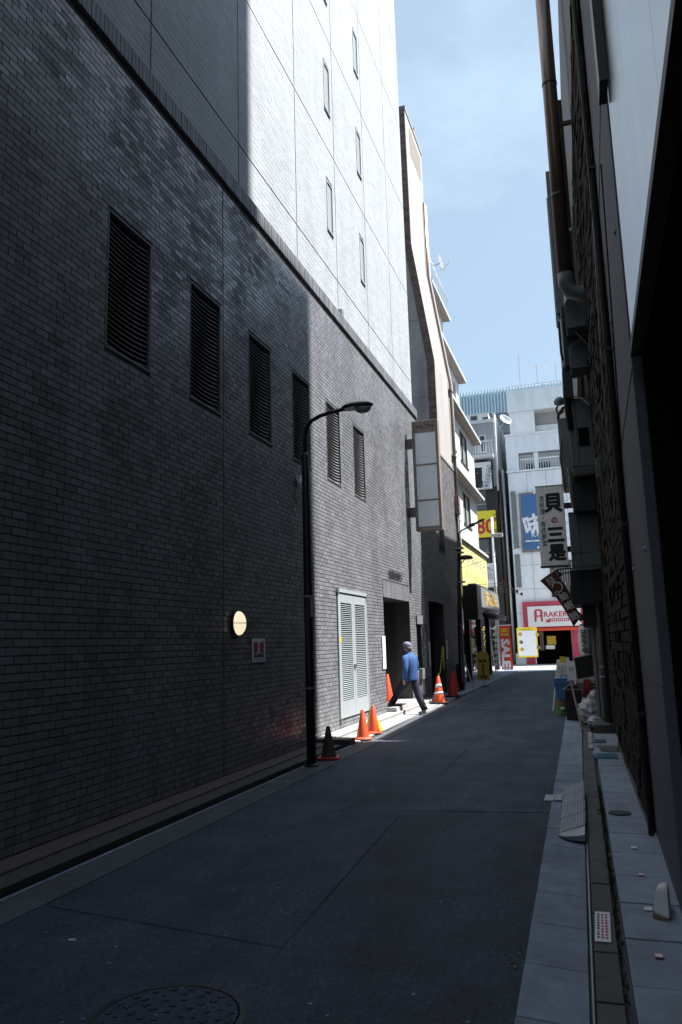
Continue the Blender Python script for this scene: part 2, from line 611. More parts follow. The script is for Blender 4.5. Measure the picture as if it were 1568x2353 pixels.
def single_bricks(bricks, info, name, m, parent, tilt=0.0, seed=4):
    """each brick an object of its own, alike ones sharing a mesh"""
    r = np.random.default_rng(seed)
    O, u, n, proud, jit, _ = info
    cache = {}
    for (p, q, za, zb) in bricks:
        key = (round(q - p, 3), round(zb - za, 3))
        if key not in cache:
            me = MB().box(-0.01, proud, -key[0] / 2, key[0] / 2, -key[1] / 2, key[1] / 2).mesh(name)
            me.materials.append(M[m])
            cache[key] = me
        o = bpy.data.objects.new(name, cache[key])
        COL.objects.link(o)
        c = O + u * ((p + q) / 2)
        ang = math.atan2(n[1], n[0])
        o.location = Vector((c[0], c[1], (za + zb) / 2)) + Vector(n) * float(r.uniform(-jit, jit))
        o.rotation_euler = (0, float(r.normal(0, tilt)), ang + float(r.normal(0, tilt)))
        attach(o, parent)


# ================================================================== THE GROUND
struct('ground', MB().box(-400, 400, -300, 700, -0.4, -0.06), 'asphalt')
XW = -4.62                                             # plane of the left-hand buildings


def RX(y):                                             # line of the right-hand buildings
    return 0.36 - 0.02 * (y - 7.0)


def KX(y):                                             # edge between asphalt and gutter slabs
    return -0.47 - 0.0185 * (y - 4.0)


mb = MB()
ys = [-6 + 2 * i for i in range(26)]
mb.sheet([[(-3.62, y, 0.0), (KX(y) + 0.02, y, 0.0)] for y in ys])
struct('road', mb, 'asphalt')
# repairs in the asphalt, a few mm above it
def patch(name, pts, m, z):
    o = MB().add([(x, y, z) for x, y in pts], [tuple(range(len(pts)))]).build(name, m)
    o['kind'] = 'structure'
    return o
patch('asphalt_patch', [(-1.95, 7.9), (KX(7.9) + .01, 8.05), (KX(10.2) + .01, 10.2), (-2.05, 10.0)], 'asphalt2', 0.004)
patch('asphalt_patch', [(-3.2, 19.6), (KX(19.6), 19.9), (KX(27), 27), (-3.25, 26.6)], 'asphalt2', 0.004)
patch('asphalt_patch', [(-1.72, 2.2), (KX(2.2) + .01, 2.2), (KX(7.7) + .01, 7.85), (-1.9, 7.7)], 'asphalt3', 0.004)
patch('road_joint', [(-1.782, 4.1), (-1.772, 4.1), (-1.938, 7.7), (-1.948, 7.7)], 'asphalt4', 0.0065)
patch('road_joint', [(-3.6, 4.614), (-3.6, 4.604), (-1.80, 4.304), (-1.80, 4.314)], 'asphalt4', 0.0065)
patch('road_joint', [(-1.98, 10.0), (-1.96, 10.0), (-2.2, 19.0), (-2.22, 19.0)], 'asphalt4', 0.0045)
struct('cross_street', MB().box(-60, 60, 44.4, 53.9, -0.05, 0.004), 'apron')
struct('cross_street_asphalt', MB().box(-60, 60, 42.0, 44.4, -0.05, 0.003), 'asphalt2')
# left edge: gutter, kerb and ledge
struct('gutter', MB().box(-3.97, -3.62, -6, 44, -0.05, 0.006), 'gutterdark')
struct('kerb', MB().box(-4.36, -4.13, -6, 12.62, -0.05, 0.022), 'darkslab', bevel=0.006)
struct('drain_slot', MB().box(-4.13, -3.97, -6, 12.62, -0.12, -0.055), 'blackrough')  # black colour stands for the shadow down in the slot
struct('gutter_edge', MB().box(-3.985, -3.955, -6, 12.62, -0.05, 0.012), 'slab', bevel=0.004)
struct('ledge', MB().box(-4.64, -4.36, -6, 12.62, -0.05, 0.042), 'ledge', bevel=0.006)
struct('kerb_end_block', MB().box(-4.62, -3.99, 12.63, 12.95, -0.05, 0.10), 'darkslab', bevel=0.01)
struct('apron', MB().box(-4.33, -3.97, 12.96, 22.2, -0.05, 0.022), 'apron', bevel=0.006)
# the raised strip in front of the louvred door, in cast bays
root = struct('platform', MB().box(-4.62, -4.34, 12.96, 22.2, -0.05, 0.08), 'apron')
y = 12.97
for i in range(6):
    MB().box(-4.66, -4.33, y, y + 1.5, 0.081, 0.112).build('bay', 'apron', root, bevel=0.008)
    y += 1.512
struct('doorstep', MB().box(-5.6, -4.40, 17.52, 20.2, 0.10, 0.215), 'apron', bevel=0.012)
MB().box(-4.66, -4.40, 18.0, 18.5, 0.216, 0.24).build('step_slab', 'ledge', bpy.data.objects['doorstep'])
struct('pavement', MB().box(-5.2, -3.98, 22.21, 44.3, -0.05, 0.05), 'slab', bevel=0.01)
# right edge: gutter slabs, gap, dark slabs, footway slabs
gut = struct('gutter_bed', MB().sheet([[(KX(y) - .02, y, -0.045), (RX(y) + .6, y, -0.045)] for y in (-6, 20, 44)]), 'darkslab')
y = 1.4
i = 0
while y < 17.2:
    a, b = KX(y), KX(y + .6)
    dz = random.uniform(-.004, .004)
    xi, xj = a + .315, b + .315
    MB().hexa([(a, y + .006, -.05), (xi, y + .006, -.05), (xj, y + .594, -.05), (b, y + .594, -.05),
               (a, y + .006, .010 + dz), (xi, y + .006, -.012 + dz), (xj, y + .594, -.012 - dz), (b, y + .594, .010 - dz)]
              ).build('gutter_slab', 'slab', gut, bevel=0.006)
    dz = random.uniform(-.004, .006)
    MB().hexa([(xi + .028, y + .2, -.05), (xi + .15, y + .2, -.05), (xj + .15, y + .79, -.05), (xj + .028, y + .79, -.05),
               (xi + .028, y + .2, .02 + dz), (xi + .15, y + .2, .02 + dz), (xj + .15, y + .79, .02), (xj + .028, y + .79, .02)]
              ).build('dark_slab', 'darkslab', gut, bevel=0.005)
    w0, w1 = min(RX(y) + .05, a + .75), min(RX(y + .6) + .05, b + .75)
    if y < 11.3:
        dz = random.uniform(-.003, .006)
        MB().hexa([(xi + .19, y + .35, -.05), (w0 + .2, y + .35, -.05), (w1 + .2, y + .943, -.05), (xj + .19, y + .943, -.05),
                   (xi + .19, y + .35, .045 + dz), (w0 + .2, y + .35, .045 + dz), (w1 + .2, y + .943, .045), (xj + .19, y + .943, .045)]
                  ).build('footway_slab', 'slab2', gut, bevel=0.005)
    y += .6
    i += 1
o = MB().tube([(KX(2) + .333, 2.0, -.002), (KX(6) + .333, 6.0, -.002), (KX(8.2) + .333, 8.2, -.004)], .009, 6).build('edge_bar', 'galv', gut, smooth=True)
# moss in the joint: nobody could count it
mb = MB()
for k in range(900):
    yy = 4.0 + 5.5 * random.random() ** 0.8
    xx = KX(yy) + .315 + .168 + random.gauss(0, .009)
    if random.random() < .25:
        yy = random.choice([5.9, 8.0, 8.15]) + random.gauss(0, .05)
        xx = KX(yy) + .315 + .155 + random.gauss(0, .02)
    h = random.uniform(.008, .028)
    a = random.uniform(0, 6.28)
    dx, dy = math.cos(a) * .006, math.sin(a) * .006
    mb.add([(xx - dx, yy - dy, .0), (xx + dx, yy + dy, .0), (xx + dy + random.gauss(0, .008), yy - dx, .01 + h)], [(0, 1, 2)])
o = mb.build('moss', 'moss')
o['kind'] = 'stuff'
tag(o, 'green moss growing in the joint of the right footway', 'moss')

# ================================================================== LEFT: THE HOTEL (dark brick podium, white tiled tower)
YE = 22.2
hotel = thing('hotel_building', 'long hotel with dark glazed brick podium and white tiled tower above', 'building', (XW - 3, 14, 0))
# openings (y0, y1, z0, z1)
vents = [(6.56 + 1.785 * k, 7.41 + 1.785 * k, 4.79, 6.345) for k in range(6)]
DOOR = (14.03, 16.0, 0.28, 2.66)
ENTRY = (17.5, 20.2, 0.12, 2.72)
HEAD = (17.5, 20.2, 2.72, 3.11)
NICHE = (20.95, 21.55, 0.95, 2.15)
holes = [(a - .012, b + .012, c - .012, d + .012) for a, b, c, d in vents] + [DOOR, ENTRY, HEAD, NICHE, (9.268, 9.284, 0, 9)]
# backing wall with the real openings left out
def wall_with_holes(x0, x1, y0, y1, z0, z1, hs, mbx):
    ysx = sorted({y0, y1, *[h[0] for h in hs], *[h[1] for h in hs]})
    for a, b in zip(ysx[:-1], ysx[1:]):
        col = sorted([(h[2], h[3]) for h in hs if h[0] <= a + 1e-6 and h[1] >= b - 1e-6])
        z = z0
        for (p, q) in col:
            if p > z + 1e-6:
                mbx.box(x0, x1, a, b, z, p)
            z = max(z, q)
        if z < z1 - 1e-6:
            mbx.box(x0, x1, a, b, z, z1)
    return mbx
wall_with_holes(-5.0, XW, -40, YE, 0.0, 8.26, vents + [DOOR, ENTRY, NICHE], MB()).build('wall', 'mortar', hotel)
br, info = field((XW, 0, 0), (0, 1, 0), (1, 0, 0), 3.4, YE, 0.050, 8.25, 0.19, 0.072, 0.009, 0.006, holes, jit=0.0010, tilt=0.011, shift_jit=0.04, vg=0.011)
def seen_size(b):
    yc, zc = (b[0] + b[1]) / 2, (b[2] + b[3]) / 2
    p = RM.T @ np.array([XW, yc, zc - CAMH])
    px, py = CX + FPX * p[0] / -p[2], CY - FPX * p[1] / -p[2]
    if px < 24 or py < 38 or py > 2300:
        return -1
    d = math.hypot(XW, yc, zc - CAMH)
    return (-XW / d) / d ** 2 * (b[1] - b[0])
order = sorted(range(len(br)), key=lambda k: -seen_size(br[k]))
big = set(order[:290])
single_bricks([br[k] for k in order[:290]], info, 'brick', 'brick', hotel, tilt=0.012)
me = field_mesh([br[k] for k in range(len(br)) if k not in big], info, 'brick_field')
place(me, 'brick_field', 'brick', hotel, kind='stuff')
# soldier course along the top of the podium
y = 4.2
k = 0
cop = MB().box(0, .05, 0, .066, 0, .235).mesh('coping_brick')
cop.materials.append(M['coping'])
while y < YE - .07:
    o = bpy.data.objects.new('coping_brick', cop)
    COL.objects.link(o)
    o.location = (XW - .005 + random.uniform(-.003, .003), y, 8.305)
    o.rotation_euler = (0, 0, random.gauss(0, .01))
    attach(o, hotel)
    y += .0765
    k += 1
box('coping_bed', 'mortar', hotel, -5.2, XW + .012, -6, YE, 8.27, 8.525)
box('podium_ledge', 'coping', hotel, -4.92, XW + .03, -6, YE, 8.545, 8.575)
# vents with bowed slats
def slat_mesh(y0, y1, sag, dep, th):
    m = MB()
    n = 6
    rows = []
    for i in range(n + 1):
        t = i / n
        yy = y0 + (y1 - y0) * t
        s = -sag * (1 - (2 * t - 1) ** 2)
        rows.append([(0.0, yy, s), (-dep, yy, s + dep * .9), (-dep, yy, s + dep * .9 + th), (0.0, yy, s + th)])
    m.ring(rows)
    return m.mesh('slat')
for (a, b, c, d) in vents:
    f = MB()
    f.box(XW - .22, XW + .008, a - .006, a + .012, c, d).box(XW - .22, XW + .008, b - .012, b + .006, c, d)
    f.box(XW - .22, XW + .009, a - .006, b + .006, d - .012, d + .004)
    f.box(XW - .22, XW + .012, a - .006, b + .006, c - .010, c + .012)
    v = f.build('vent', 'ventgrey', hotel)
    box('vent_back', 'blackrough', v, XW - .3, XW - .23, a, b, c, d)
    sm = slat_mesh(a + .018, b - .018, .030, .055, .007)
    sm.materials.append(M['ventgrey'])
    z = c + .05
    while z < d - .05:
        o = bpy.data.objects.new('slat', sm)
        COL.objects.link(o)
        o.location = (XW - .015, 0, z)
        attach(o, v)
        z += .0585
# small dome camera beside the fourth vent
cm = thing('security_camera', 'small white dome camera on the brick wall behind the lamp post', 'camera', (XW, 12.05, 4.4))
MB().box(XW + .014, XW + .09, 12.0, 12.1, 4.42, 4.5).build('bracket', 'whiteplastic', cm)
MB().lathe([(.02, 4.30), (.055, 4.33), (.06, 4.38), (.055, 4.42), (.03, 4.425)], (XW + .07, 12.05, 0), 12).build('housing', 'whiteplastic', cm, smooth=True)
MB().tube([(XW + .03, 12.02, 4.42), (XW + .06, 11.86, 4.25), (XW + .04, 11.8, 4.1), (XW + .05, 11.92, 3.98), (XW + .02, 12.0, 4.1)], .006, 5).build('cable', 'black', cm)
# louvred double door, standing a little proud
door = MB()
door.box(XW - .05, XW + .035, DOOR[0], DOOR[0] + .05, DOOR[2], DOOR[3]).box(XW - .05, XW + .035, DOOR[1] - .05, DOOR[1], DOOR[2], DOOR[3])
door.box(XW - .05, XW + .05, DOOR[0] - .03, DOOR[1] + .03, DOOR[3] - .015, DOOR[3] + .05)
door = door.build('louvre_door', 'doorgrey', hotel)
ym = (DOOR[0] + DOOR[1]) / 2
for (a, b) in ((DOOR[0] + .055, ym - .004), (ym + .004, DOOR[1] - .055)):
    lf = MB()
    x0, x1 = XW - .01, XW + .03
    lf.box(x0, x1, a, a + .11, DOOR[2] + .01, DOOR[3] - .02).box(x0, x1, b - .11, b, DOOR[2] + .01, DOOR[3] - .02)
    lf.box(x0, x1, a + .11, b - .11, DOOR[3] - .21, DOOR[3] - .02).box(x0, x1, a + .11, b - .11, DOOR[2] + .01, DOOR[2] + .32)
    z = DOOR[2] + .34
    while z < DOOR[3] - .23:
        lf.hexa([(XW + .024, a + .11, z), (XW + .030, a + .11, z), (XW + .030, b - .11, z), (XW + .024, b - .11, z),
                 (XW - .012, a + .11, z + .019), (XW - .006, a + .11, z + .022), (XW - .006, b - .11, z + .022), (XW - .012, b - .11, z + .019)])
        z += .0365
    lf.build('door_leaf', 'doorgrey', door)
    box('leaf_back', 'dark', door, XW - .045, XW - .035, a + .1, b - .1, DOOR[2] + .3, DOOR[3] - .2)  # dark backing gives the slat gaps their shade by colour
for s in (-.05, .05):
    MB().box(XW + .031, XW + .06, ym + s - .02, ym + s + .02, 1.18, 1.27).build('handle', 'steel', door, bevel=.006)
for yy, zz in ((DOOR[0] + .03, DOOR[2] - .10), (DOOR[1] - .02, DOOR[2] - .06), (DOOR[0] + .02, DOOR[3] - .06), (DOOR[1], DOOR[3] - .1)):
    MB().box(XW + .015, XW + .05, yy - .025, yy + .025, zz, zz + .13).build('hinge', 'steel', door)
box('sticker', 'yellow', door, XW + .031, XW + .0325, DOOR[0] + .06, DOOR[0] + .17, 1.70, 1.79)
# soldier-course lintel over the entry
y = ENTRY[0] + .003
lin = MB().box(0, .016, 0, .052, 0, HEAD[3] - HEAD[2] - .01).mesh('lintel_brick')
lin.materials.append(M['brick'])
while y < ENTRY[1] - .03:
    o = bpy.data.objects.new('lintel_brick', lin)
    COL.objects.link(o)
    o.location = (XW, y, HEAD[2] + .004)
    attach(o, hotel)
    y += .060
text('従業員通用口', 'ink', hotel, (XW + .02, 18.75, 3.32), YP, ZP, h=.2, w=1.35, name='raised_letter_row', thick=.006, depth=.01)
# entry recess and its inner door
en = MB()
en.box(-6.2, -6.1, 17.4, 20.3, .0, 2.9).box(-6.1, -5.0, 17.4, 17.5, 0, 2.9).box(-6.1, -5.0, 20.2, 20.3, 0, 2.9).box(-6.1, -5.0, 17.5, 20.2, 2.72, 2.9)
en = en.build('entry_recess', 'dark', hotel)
MB().box(-5.9, -5.82, 17.6, 18.7, .22, 2.6).build('inner_door', 'brown', en)
MB().box(-5.9, -5.82, 18.9, 20.1, .22, 2.6).build('inner_door', 'brown', en)
for yy in (18.62, 19.35):
    MB().tube([(-5.25, yy, .23), (-5.25, yy, 2.35 - (19.35 - yy) * .45)], .014, 8).build('pull_bar', 'alu', en, smooth=True)
MB().box(-5.80, -5.79, 18.1, 18.5, 1.25, 1.6).build('notice_frame', 'steel', en)
MB().box(-5.788, -5.786, 18.13, 18.47, 1.28, 1.57).build('notice', 'dark', en)
box('wall_notice', 'paper', hotel, XW + .018, XW + .03, 17.22, 17.48, 1.08, 1.82)
# niche at the end of the podium
box('niche_back', 'blackrough', hotel, -4.98, -4.93, NICHE[0] - .02, NICHE[1] + .02, NICHE[2], NICHE[3])
box('niche_lintel', 'coping', hotel, XW - .02, XW + .05, NICHE[0] - .03, YE, NICHE[3], NICHE[3] + .24)
box('niche_sill', 'coping', hotel, XW - .02, XW + .10, NICHE[0] + .1, YE, NICHE[2] - .28, NICHE[2])
box('wall_notice', 'paper', hotel, XW + .018, XW + .03, 21.3, 21.62, .02 + .22, NICHE[2] - .30)
# --- tower
XT = XW - .07
TH = 31.0
box('tower_core', 'tilejoint', hotel, -16, XT - .012, -40, YE - .1, 8.5, TH)
ybs = [2.55, 5.0, 7.45, 9.98, 12.5, 14.93, 17.37, 19.8, YE - .12]
zbs = [8.58, 9.40, 12.26, 15.12, 17.98, 20.84, 23.7, 26.56, TH]
wins = []
for yw in (14.36, 16.83):
    for zw in (10.33, 13.2, 16.06, 18.92):
        wins.append((yw, yw + .33, zw, zw + 1.1))
sd_ = 10
for i in range(len(ybs) - 1):
    for j in range(len(zbs) - 1):
        if j > 5 and i < 2:
            continue
        hs = [(a - .03, b + .03, c - .03, d + .03) for a, b, c, d in wins]
        a0, a1, b0, b1 = ybs[i] + .014, ybs[i + 1] - .014, zbs[j] + .014, zbs[j + 1] - .014
        nrow = max(1, round((b1 - b0) / .1))
        tb, ti = field((XT - .012, 0, 0), (0, 1, 0), (1, 0, 0), a0, a1, b0, b1 + .001, .302, (b1 - b0) / nrow, .0025, .012, hs, jit=.0009, tilt=.003, vg=.005, seed=sd_)
        me = field_mesh(tb, ti, 'tiled_panel', seed=sd_)
        sd_ += 1
        place(me, 'tiled_panel', 'tile', hotel)
for (a, b, c, d) in wins:
    f = MB()
    f.box(XT - .16, XT + .012, a - .03, a, c - .03, d + .03).box(XT - .16, XT + .012, b, b + .03, c - .03, d + .03)
    f.box(XT - .16, XT + .012, a, b, d, d + .03).box(XT - .16, XT + .025, a - .03, b + .03, c - .035, c)
    w = f.build('slot_window', 'tile', hotel)
    box('pane', 'curtain', w, XT - .0115, XT - .0095, a, b, c, d)
bx_ = thing('ledge_bracket', 'small grey box bracket standing on the podium ledge', 'bracket', (XW - .1, 14.9, 8.575))
MB().box(XW - .07, XW + .03, 14.86, 15.0, 8.576, 8.72).build('box', 'steel', bx_)

# --- projecting direction sign
SY = 20.62
sg = thing('projecting_sign', 'tall rusty framed projecting sign with three blank white panels on the brick wall', 'sign', (XW, SY, 4.66))
sx0, sx1, sz0, sz1, sth = -4.43, -3.70, 4.66, 7.76, .26
fr = MB()
fw = .075
fr.box(sx0, sx0 + fw, SY, SY + sth, sz0, sz1).box(sx1 - fw, sx1, SY, SY + sth, sz0, sz1)
fr.box(sx0 + fw, sx1 - fw, SY, SY + sth, sz0, sz0 + .09).box(sx0 + fw, sx1 - fw, SY, SY + sth, sz1 - .05, sz1)
fr.build('frame', 'signframe', sg, bevel=.006)
levels = [sz0 + .09, 5.50, 6.50, 7.44]
for k in range(3):
    a, b = levels[k], levels[k + 1]
    box('panel', 'acryl', sg, sx0 + fw, sx1 - fw, SY + .02, SY + sth - .02, a + .02, b - .02)
    box('rail', 'signframe', sg, sx0 + fw, sx1 - fw, SY + .004, SY + sth - .004, b - .02, b + .02)
hd = box('header_panel', 'signframe', sg, sx0 + fw, sx1 - fw, SY + .012, SY + sth - .012, 7.46, sz1 - .05)
text('施設ご案内', 'brown', hd, ((sx0 + sx1) / 2, SY + .012, 7.585), XP, ZP, h=.13, w=.5, bold=.015, depth=.003)
for z in (5.2, 7.15):
    box('bracket', 'signframe', sg, XW + .016, sx0, SY + .06, SY + .2, z - .13, z + .13)
# --- lit wall lamp and no-smoking plate
lp = thing('wall_lamp', 'lit round bulkhead lamp glowing on the dark brick wall', 'lamp', (XW, 9.6, 1.97))
c0 = Vector((XW + .014, 9.62, 1.975))
def disc(cx, prof, n=28):
    return MB().ring([[Vector((cx + x, c0.y + r * math.cos(2 * math.pi * k / n), c0.z + r * math.sin(2 * math.pi * k / n))) for k in range(n)] for r, x in prof])
disc(c0.x, [(.172, 0), (.172, .04), (.162, .045)]).build('base', 'black', lp, smooth=False)
disc(c0.x, [(.162, .04), (.155, .07), (.125, .098), (.07, .112), (.01, .116)]).build('diffuser', 'lit', lp, smooth=True)
MB().tube([(c0.x + .04, c0.y - .17, c0.z), (c0.x + .085, c0.y - .14, c0.z), (c0.x + .12, c0.y - .07, c0.z), (c0.x + .124, c0.y, c0.z), (c0.x + .12, c0.y + .07, c0.z), (c0.x + .085, c0.y + .14, c0.z), (c0.x + .04, c0.y + .17, c0.z)], .005, 6).build('guard_bar', 'black', lp)
ns = thing('no_smoking_sign', 'small white no smoking plate with red characters under the wall lamp', 'sign', (XW, 10.36, 1.6))
box('plate', 'signwhite', ns, XW + .016, XW + .024, 10.13, 10.58, 1.44, 1.775)
text('禁', 'redink', ns, (XW + .024, 10.245, 1.645), YP, ZP, h=.16, w=.155, thick=.004)
text('煙', 'redink', ns, (XW + .024, 10.455, 1.645), YP, ZP, h=.16, w=.155, thick=.004)
text('NO SMOKING', 'blueink', ns, (XW + .024, 10.355, 1.53), YP, ZP, h=.045, w=.34, thick=.004)
text('NO SMOKING AREA', 'blueink', ns, (XW + .024, 10.36, 1.475), YP, ZP, h=.02, w=.36, bold=.01)

# --- street lamp in front of the wall
sl = thing('street_lamp', 'tall black street lamp with bent arm and cobra head before the brick wall', 'street lamp', (-3.87, 10.46, 0))
bxp, byp = -3.865, 10.46
MB().tube([(bxp, byp, -.02), (bxp, byp, 1.2), (bxp, byp, 2.9), (bxp, byp, 4.42), (bxp, byp, 4.47)], [.066, .064, .060, .055, .03], 14).build('post', 'black', sl, smooth=True)
MB().tube([(bxp, byp, 4.45), (bxp, byp, 4.70), (bxp + .03, byp, 4.84), (bxp + .11, byp, 4.94), (bxp + .25, byp, 5.0), (bxp + .42, byp, 5.035), (bxp + .62, byp, 5.06)], .029, 10).build('arm', 'black', sl, smooth=True)
MB().lathe([(.10, 0.0), (.10, .03), (.075, .045)], (bxp, byp, 0), 14).build('base_plate', 'black', sl)
hx0 = bxp + .60
rings = []
for t in range(9):
    u = t / 8
    x = hx0 + .46 * u
    wv = .035 + .085 * math.sin(math.pi * min(1, u * .85 + .12)) ** .8 * (1 if u > .05 else .6)
    if u > .93:
        wv *= .55
    zc = 5.06 + .02 * u
    rings.append([Vector((x, byp + wv * math.cos(2 * math.pi * k / 14), zc + max(-.018, math.sin(2 * math.pi * k / 14) * wv * .62))) for k in range(14)])
MB().ring(rings).build('head', 'black', sl, smooth=True)
rings = []
for t in range(6):
    a = math.pi * t / 10
    rings.append([Vector((hx0 + .31 + .125 * math.cos(a) * math.cos(2 * math.pi * k / 16), byp + .085 * math.cos(a) * math.sin(2 * math.pi * k / 16), 5.045 - .085 * math.sin(a))) for k in range(16)])
MB().ring(rings).build('lens', 'lampglass', sl, smooth=True)
box('inspection_cover', 'steel', sl, bxp + .05, bxp + .064, byp - .05, byp + .01, 2.05, 2.35)
MB().lathe([(.068, 2.33), (.068, 2.36)], (bxp, byp, 0), 14).build('band', 'steel', sl)
MB().lathe([(.07, 1.05), (.07, 1.075)], (bxp, byp, 0), 14).build('band', 'steel', sl)


# --- traffic cones
def cone(label, loc, h, r, body, base, band=False, base_sq=True, rz=0.2):
    t = thing('traffic_cone', label, 'traffic cone', loc, rz, 'traffic cones along the left wall')
    x, y, z = loc
    k = MB()
    k.lathe([(r, .03), (r * .97, .05), (r * .24, h - .01), (r * .18, h), (r * .1, h)], (0, 0, 0), 20)
    o = k.build('body', body, smooth=True)
    o.parent = t
    k = MB()
    s = r * 1.38
    if base_sq:
        k.box(-s, s, -s, s, 0.002, .04)
    else:
        k.lathe([(s, .002), (s, .02), (r * 1.02, .045)], (0, 0, 0), 20)
    o = k.build('base', base, bevel=.008)
    o.parent = t
    if band:
        for z0, z1 in ((.60, .72), (.36, .44)):
            k = MB()
            ra = r * (.97 - .73 * (z0 * h - .05) / (h - .06)) + .003
            rb = r * (.97 - .73 * (z1 * h - .05) / (h - .06)) + .003
            k.lathe([(ra, z0 * h), (rb, z1 * h)], (0, 0, 0), 20)
            o = k.build('reflective_band', 'reflective', smooth=True)
            o.parent = t
    return t
cone('dark brown and red traffic cone beside the lamp post', (-3.84, 11.12, 0.006), .47, .115, 'conedark', 'redplastic', base_sq=True)
cone('small orange traffic cone nearest the louvred door', (-3.97, 13.35, .022), .50, .115, 'orange', 'orange', base_sq=False)
cone('small orange traffic cone with yellow folding board behind it', (-4.02, 14.22, .022), .50, .115, 'orange', 'orange', base_sq=False)
cone('tall orange traffic cone inside the dark doorway', (-4.86, 18.55, .216), .70, .15, 'orange', 'orange', base_sq=False)
cone('orange traffic cone with white reflective band and chain', (-4.1, 21.05, .022), .72, .16, 'orange', 'rubber', band=True)
cone('red traffic cone standing in shade by the dark entrance', (-4.1, 23.2, .05), .70, .155, 'redplastic', 'rubber')
cone('red traffic cone half hidden behind the far lamp pole', (-4.45, 25.6, .05), .70, .14, 'redplastic', 'rubber')
yb = thing('folding_board', 'narrow yellow folding board leaning behind an orange cone', 'board', (-4.05, 14.5, .112))
MB().hexa([(-4.02, 14.40, .026), (-4.0, 14.40, .026), (-3.94, 14.62, .026), (-3.96, 14.62, .026),
           (-4.13, 14.42, .44), (-4.11, 14.42, .44), (-4.09, 14.5, .44), (-4.11, 14.5, .44)]).build('panel', 'yellow', yb)
MB().hexa([(-4.24, 14.40, .026), (-4.22, 14.40, .026), (-4.22, 14.6, .026), (-4.24, 14.6, .026),
           (-4.135, 14.42, .44), (-4.115, 14.42, .44), (-4.115, 14.5, .44), (-4.135, 14.5, .44)]).build('panel', 'yellow', yb)
# chain with a yellow post in the dark entrance
ch = thing('chain', 'yellow and black plastic chain hanging from a cone to the entrance wall', 'chain', (-4.1, 21.05, .74))
p0, p1 = Vector((-4.1, 21.05, .77)), Vector((-4.5, 23.9, 1.42))
nl = 34
for k in range(nl):
    t = (k + .5) / nl
    p = p0.lerp(p1, t)
    p.z -= .42 * 4 * t * (1 - t) * .55
    t2 = t + .01
    q = p0.lerp(p1, t2)
    q.z -= .42 * 4 * t2 * (1 - t2) * .55
    d = (q - p).normalized() * .045
    MB().tube([p - d, p - d * .4 + Vector((0, 0, .012 if k % 2 else 0)), p + d], .011, 5).build('link', 'yellow' if k % 3 else 'ink', ch)
yp = thing('yellow_bar', 'yellow plastic bar hanging in the dark entrance', 'bar', (-4.5, 24.1, .9))
MB().tube([(-4.5, 24.1, .82), (-4.5, 24.05, 1.5)], .035, 8).build('bar', 'yellow', yp, smooth=True)

# ================================================================== LEFT: SLOPED-FRONT BUILDING BEYOND THE HOTEL
b2 = thing('sloped_building', 'cream building with sloping front, brown brick edge and bare concrete party wall', 'building', (XW - 3, 27, 0))
ENT2 = (22.75, 25.15, 0.0, 2.86)
WIN2 = (24.95, 25.95, 4.55, 5.95)
wall_with_holes(-5.0, XW, YE + .01, 28.9, 0, 8.0, [ENT2, WIN2], MB()).build('wall', 'mortar', b2)
tb, ti = field((XW, 0, 0), (0, 1, 0), (1, 0, 0), YE + .02, 28.9, .06, 7.98, .19, .072, .009, .006, [ENT2, WIN2], jit=.001, tilt=.005, vg=.011, seed=77)
place(field_mesh(tb, ti, 'brick_field'), 'brick_field', 'brickfar', b2, kind='stuff')
box('parapet_cap', 'coping', b2, -5.0, XW + .03, YE + .01, 28.9, 8.001, 8.07)
er = MB().box(-6.0, -5.9, 22.6, 25.3, 0, 3).box(-5.9, -5.0, 22.65, 22.75, 0, 3).box(-5.9, -5.0, 25.15, 25.25, 0, 3).box(-5.9, -5.0, 22.75, 25.15, 2.86, 3)
er = er.build('entrance_recess', 'blackrough', b2)
box('wall_notice', 'paper', b2, XW + .016, XW + .026, 22.42, 22.62, .95, 1.65)
box('wall_notice', 'paper', b2, XW + .016, XW + .026, 25.25, 25.42, 1.1, 1.7)
wf = MB()
wf.box(-4.8, XW + .02, WIN2[0], WIN2[0] + .06, WIN2[2], WIN2[3]).box(-4.8, XW + .02, WIN2[1] - .06, WIN2[1], WIN2[2], WIN2[3])
wf.box(-4.8, XW + .02, WIN2[0], WIN2[1], WIN2[3] - .06, WIN2[3]).box(-4.8, XW + .03, WIN2[0], WIN2[1], WIN2[2], WIN2[2] + .06)
wf = wf.build('window', 'brown', b2)
box('pane', 'curtain', wf, -4.77, -4.75, WIN2[0] + .06, WIN2[1] - .06, WIN2[2] + .06, WIN2[3] - .06)
Y2, Y2E = 26.0, 29.0
prof = [(-14, 8.05), (-4.65, 8.05), (-4.65, 11.5), (-5.29, 16.1), (-5.31, 21.6), (-14, 21.6)]
MB().prism([(x, Y2 + .02, z) for x, z in prof], (0, Y2E - Y2 - .02, 0)).build('upper_storeys', 'cream', b2)
def pX(z):
    return float(np.interp(z, [8, 11.5, 16.1, 21.6], [-4.65, -4.65, -5.29, -5.31]))
MB().prism([(-14, Y2, 8.05), (-4.93, Y2, 8.05), (-4.93, Y2, 11.5), (-5.55, Y2, 16.1), (-5.56, Y2, 21.4), (-14, Y2, 21.4)], (0, .019, 0)).build('party_wall', 'concr_party', b2)
for z in (10.2, 13.1, 16.0):
    box('pour_joint', 'grey', b2, -12, pX(z) - .3, Y2 - .004, Y2 + .01, z, z + .02)
bs = []
z = 8.06
kk = 0
while z < 21.5:
    xr = pX(z) - .003
    s = xr - .27
    half = .09 if kk % 2 else .19
    segs = [(s, s + half - .008), (s + half, xr)]
    for a, b in segs:
        if b - a > .02:
            bs.append((a, b, z + .005, z + .069))
    z += .074
    kk += 1
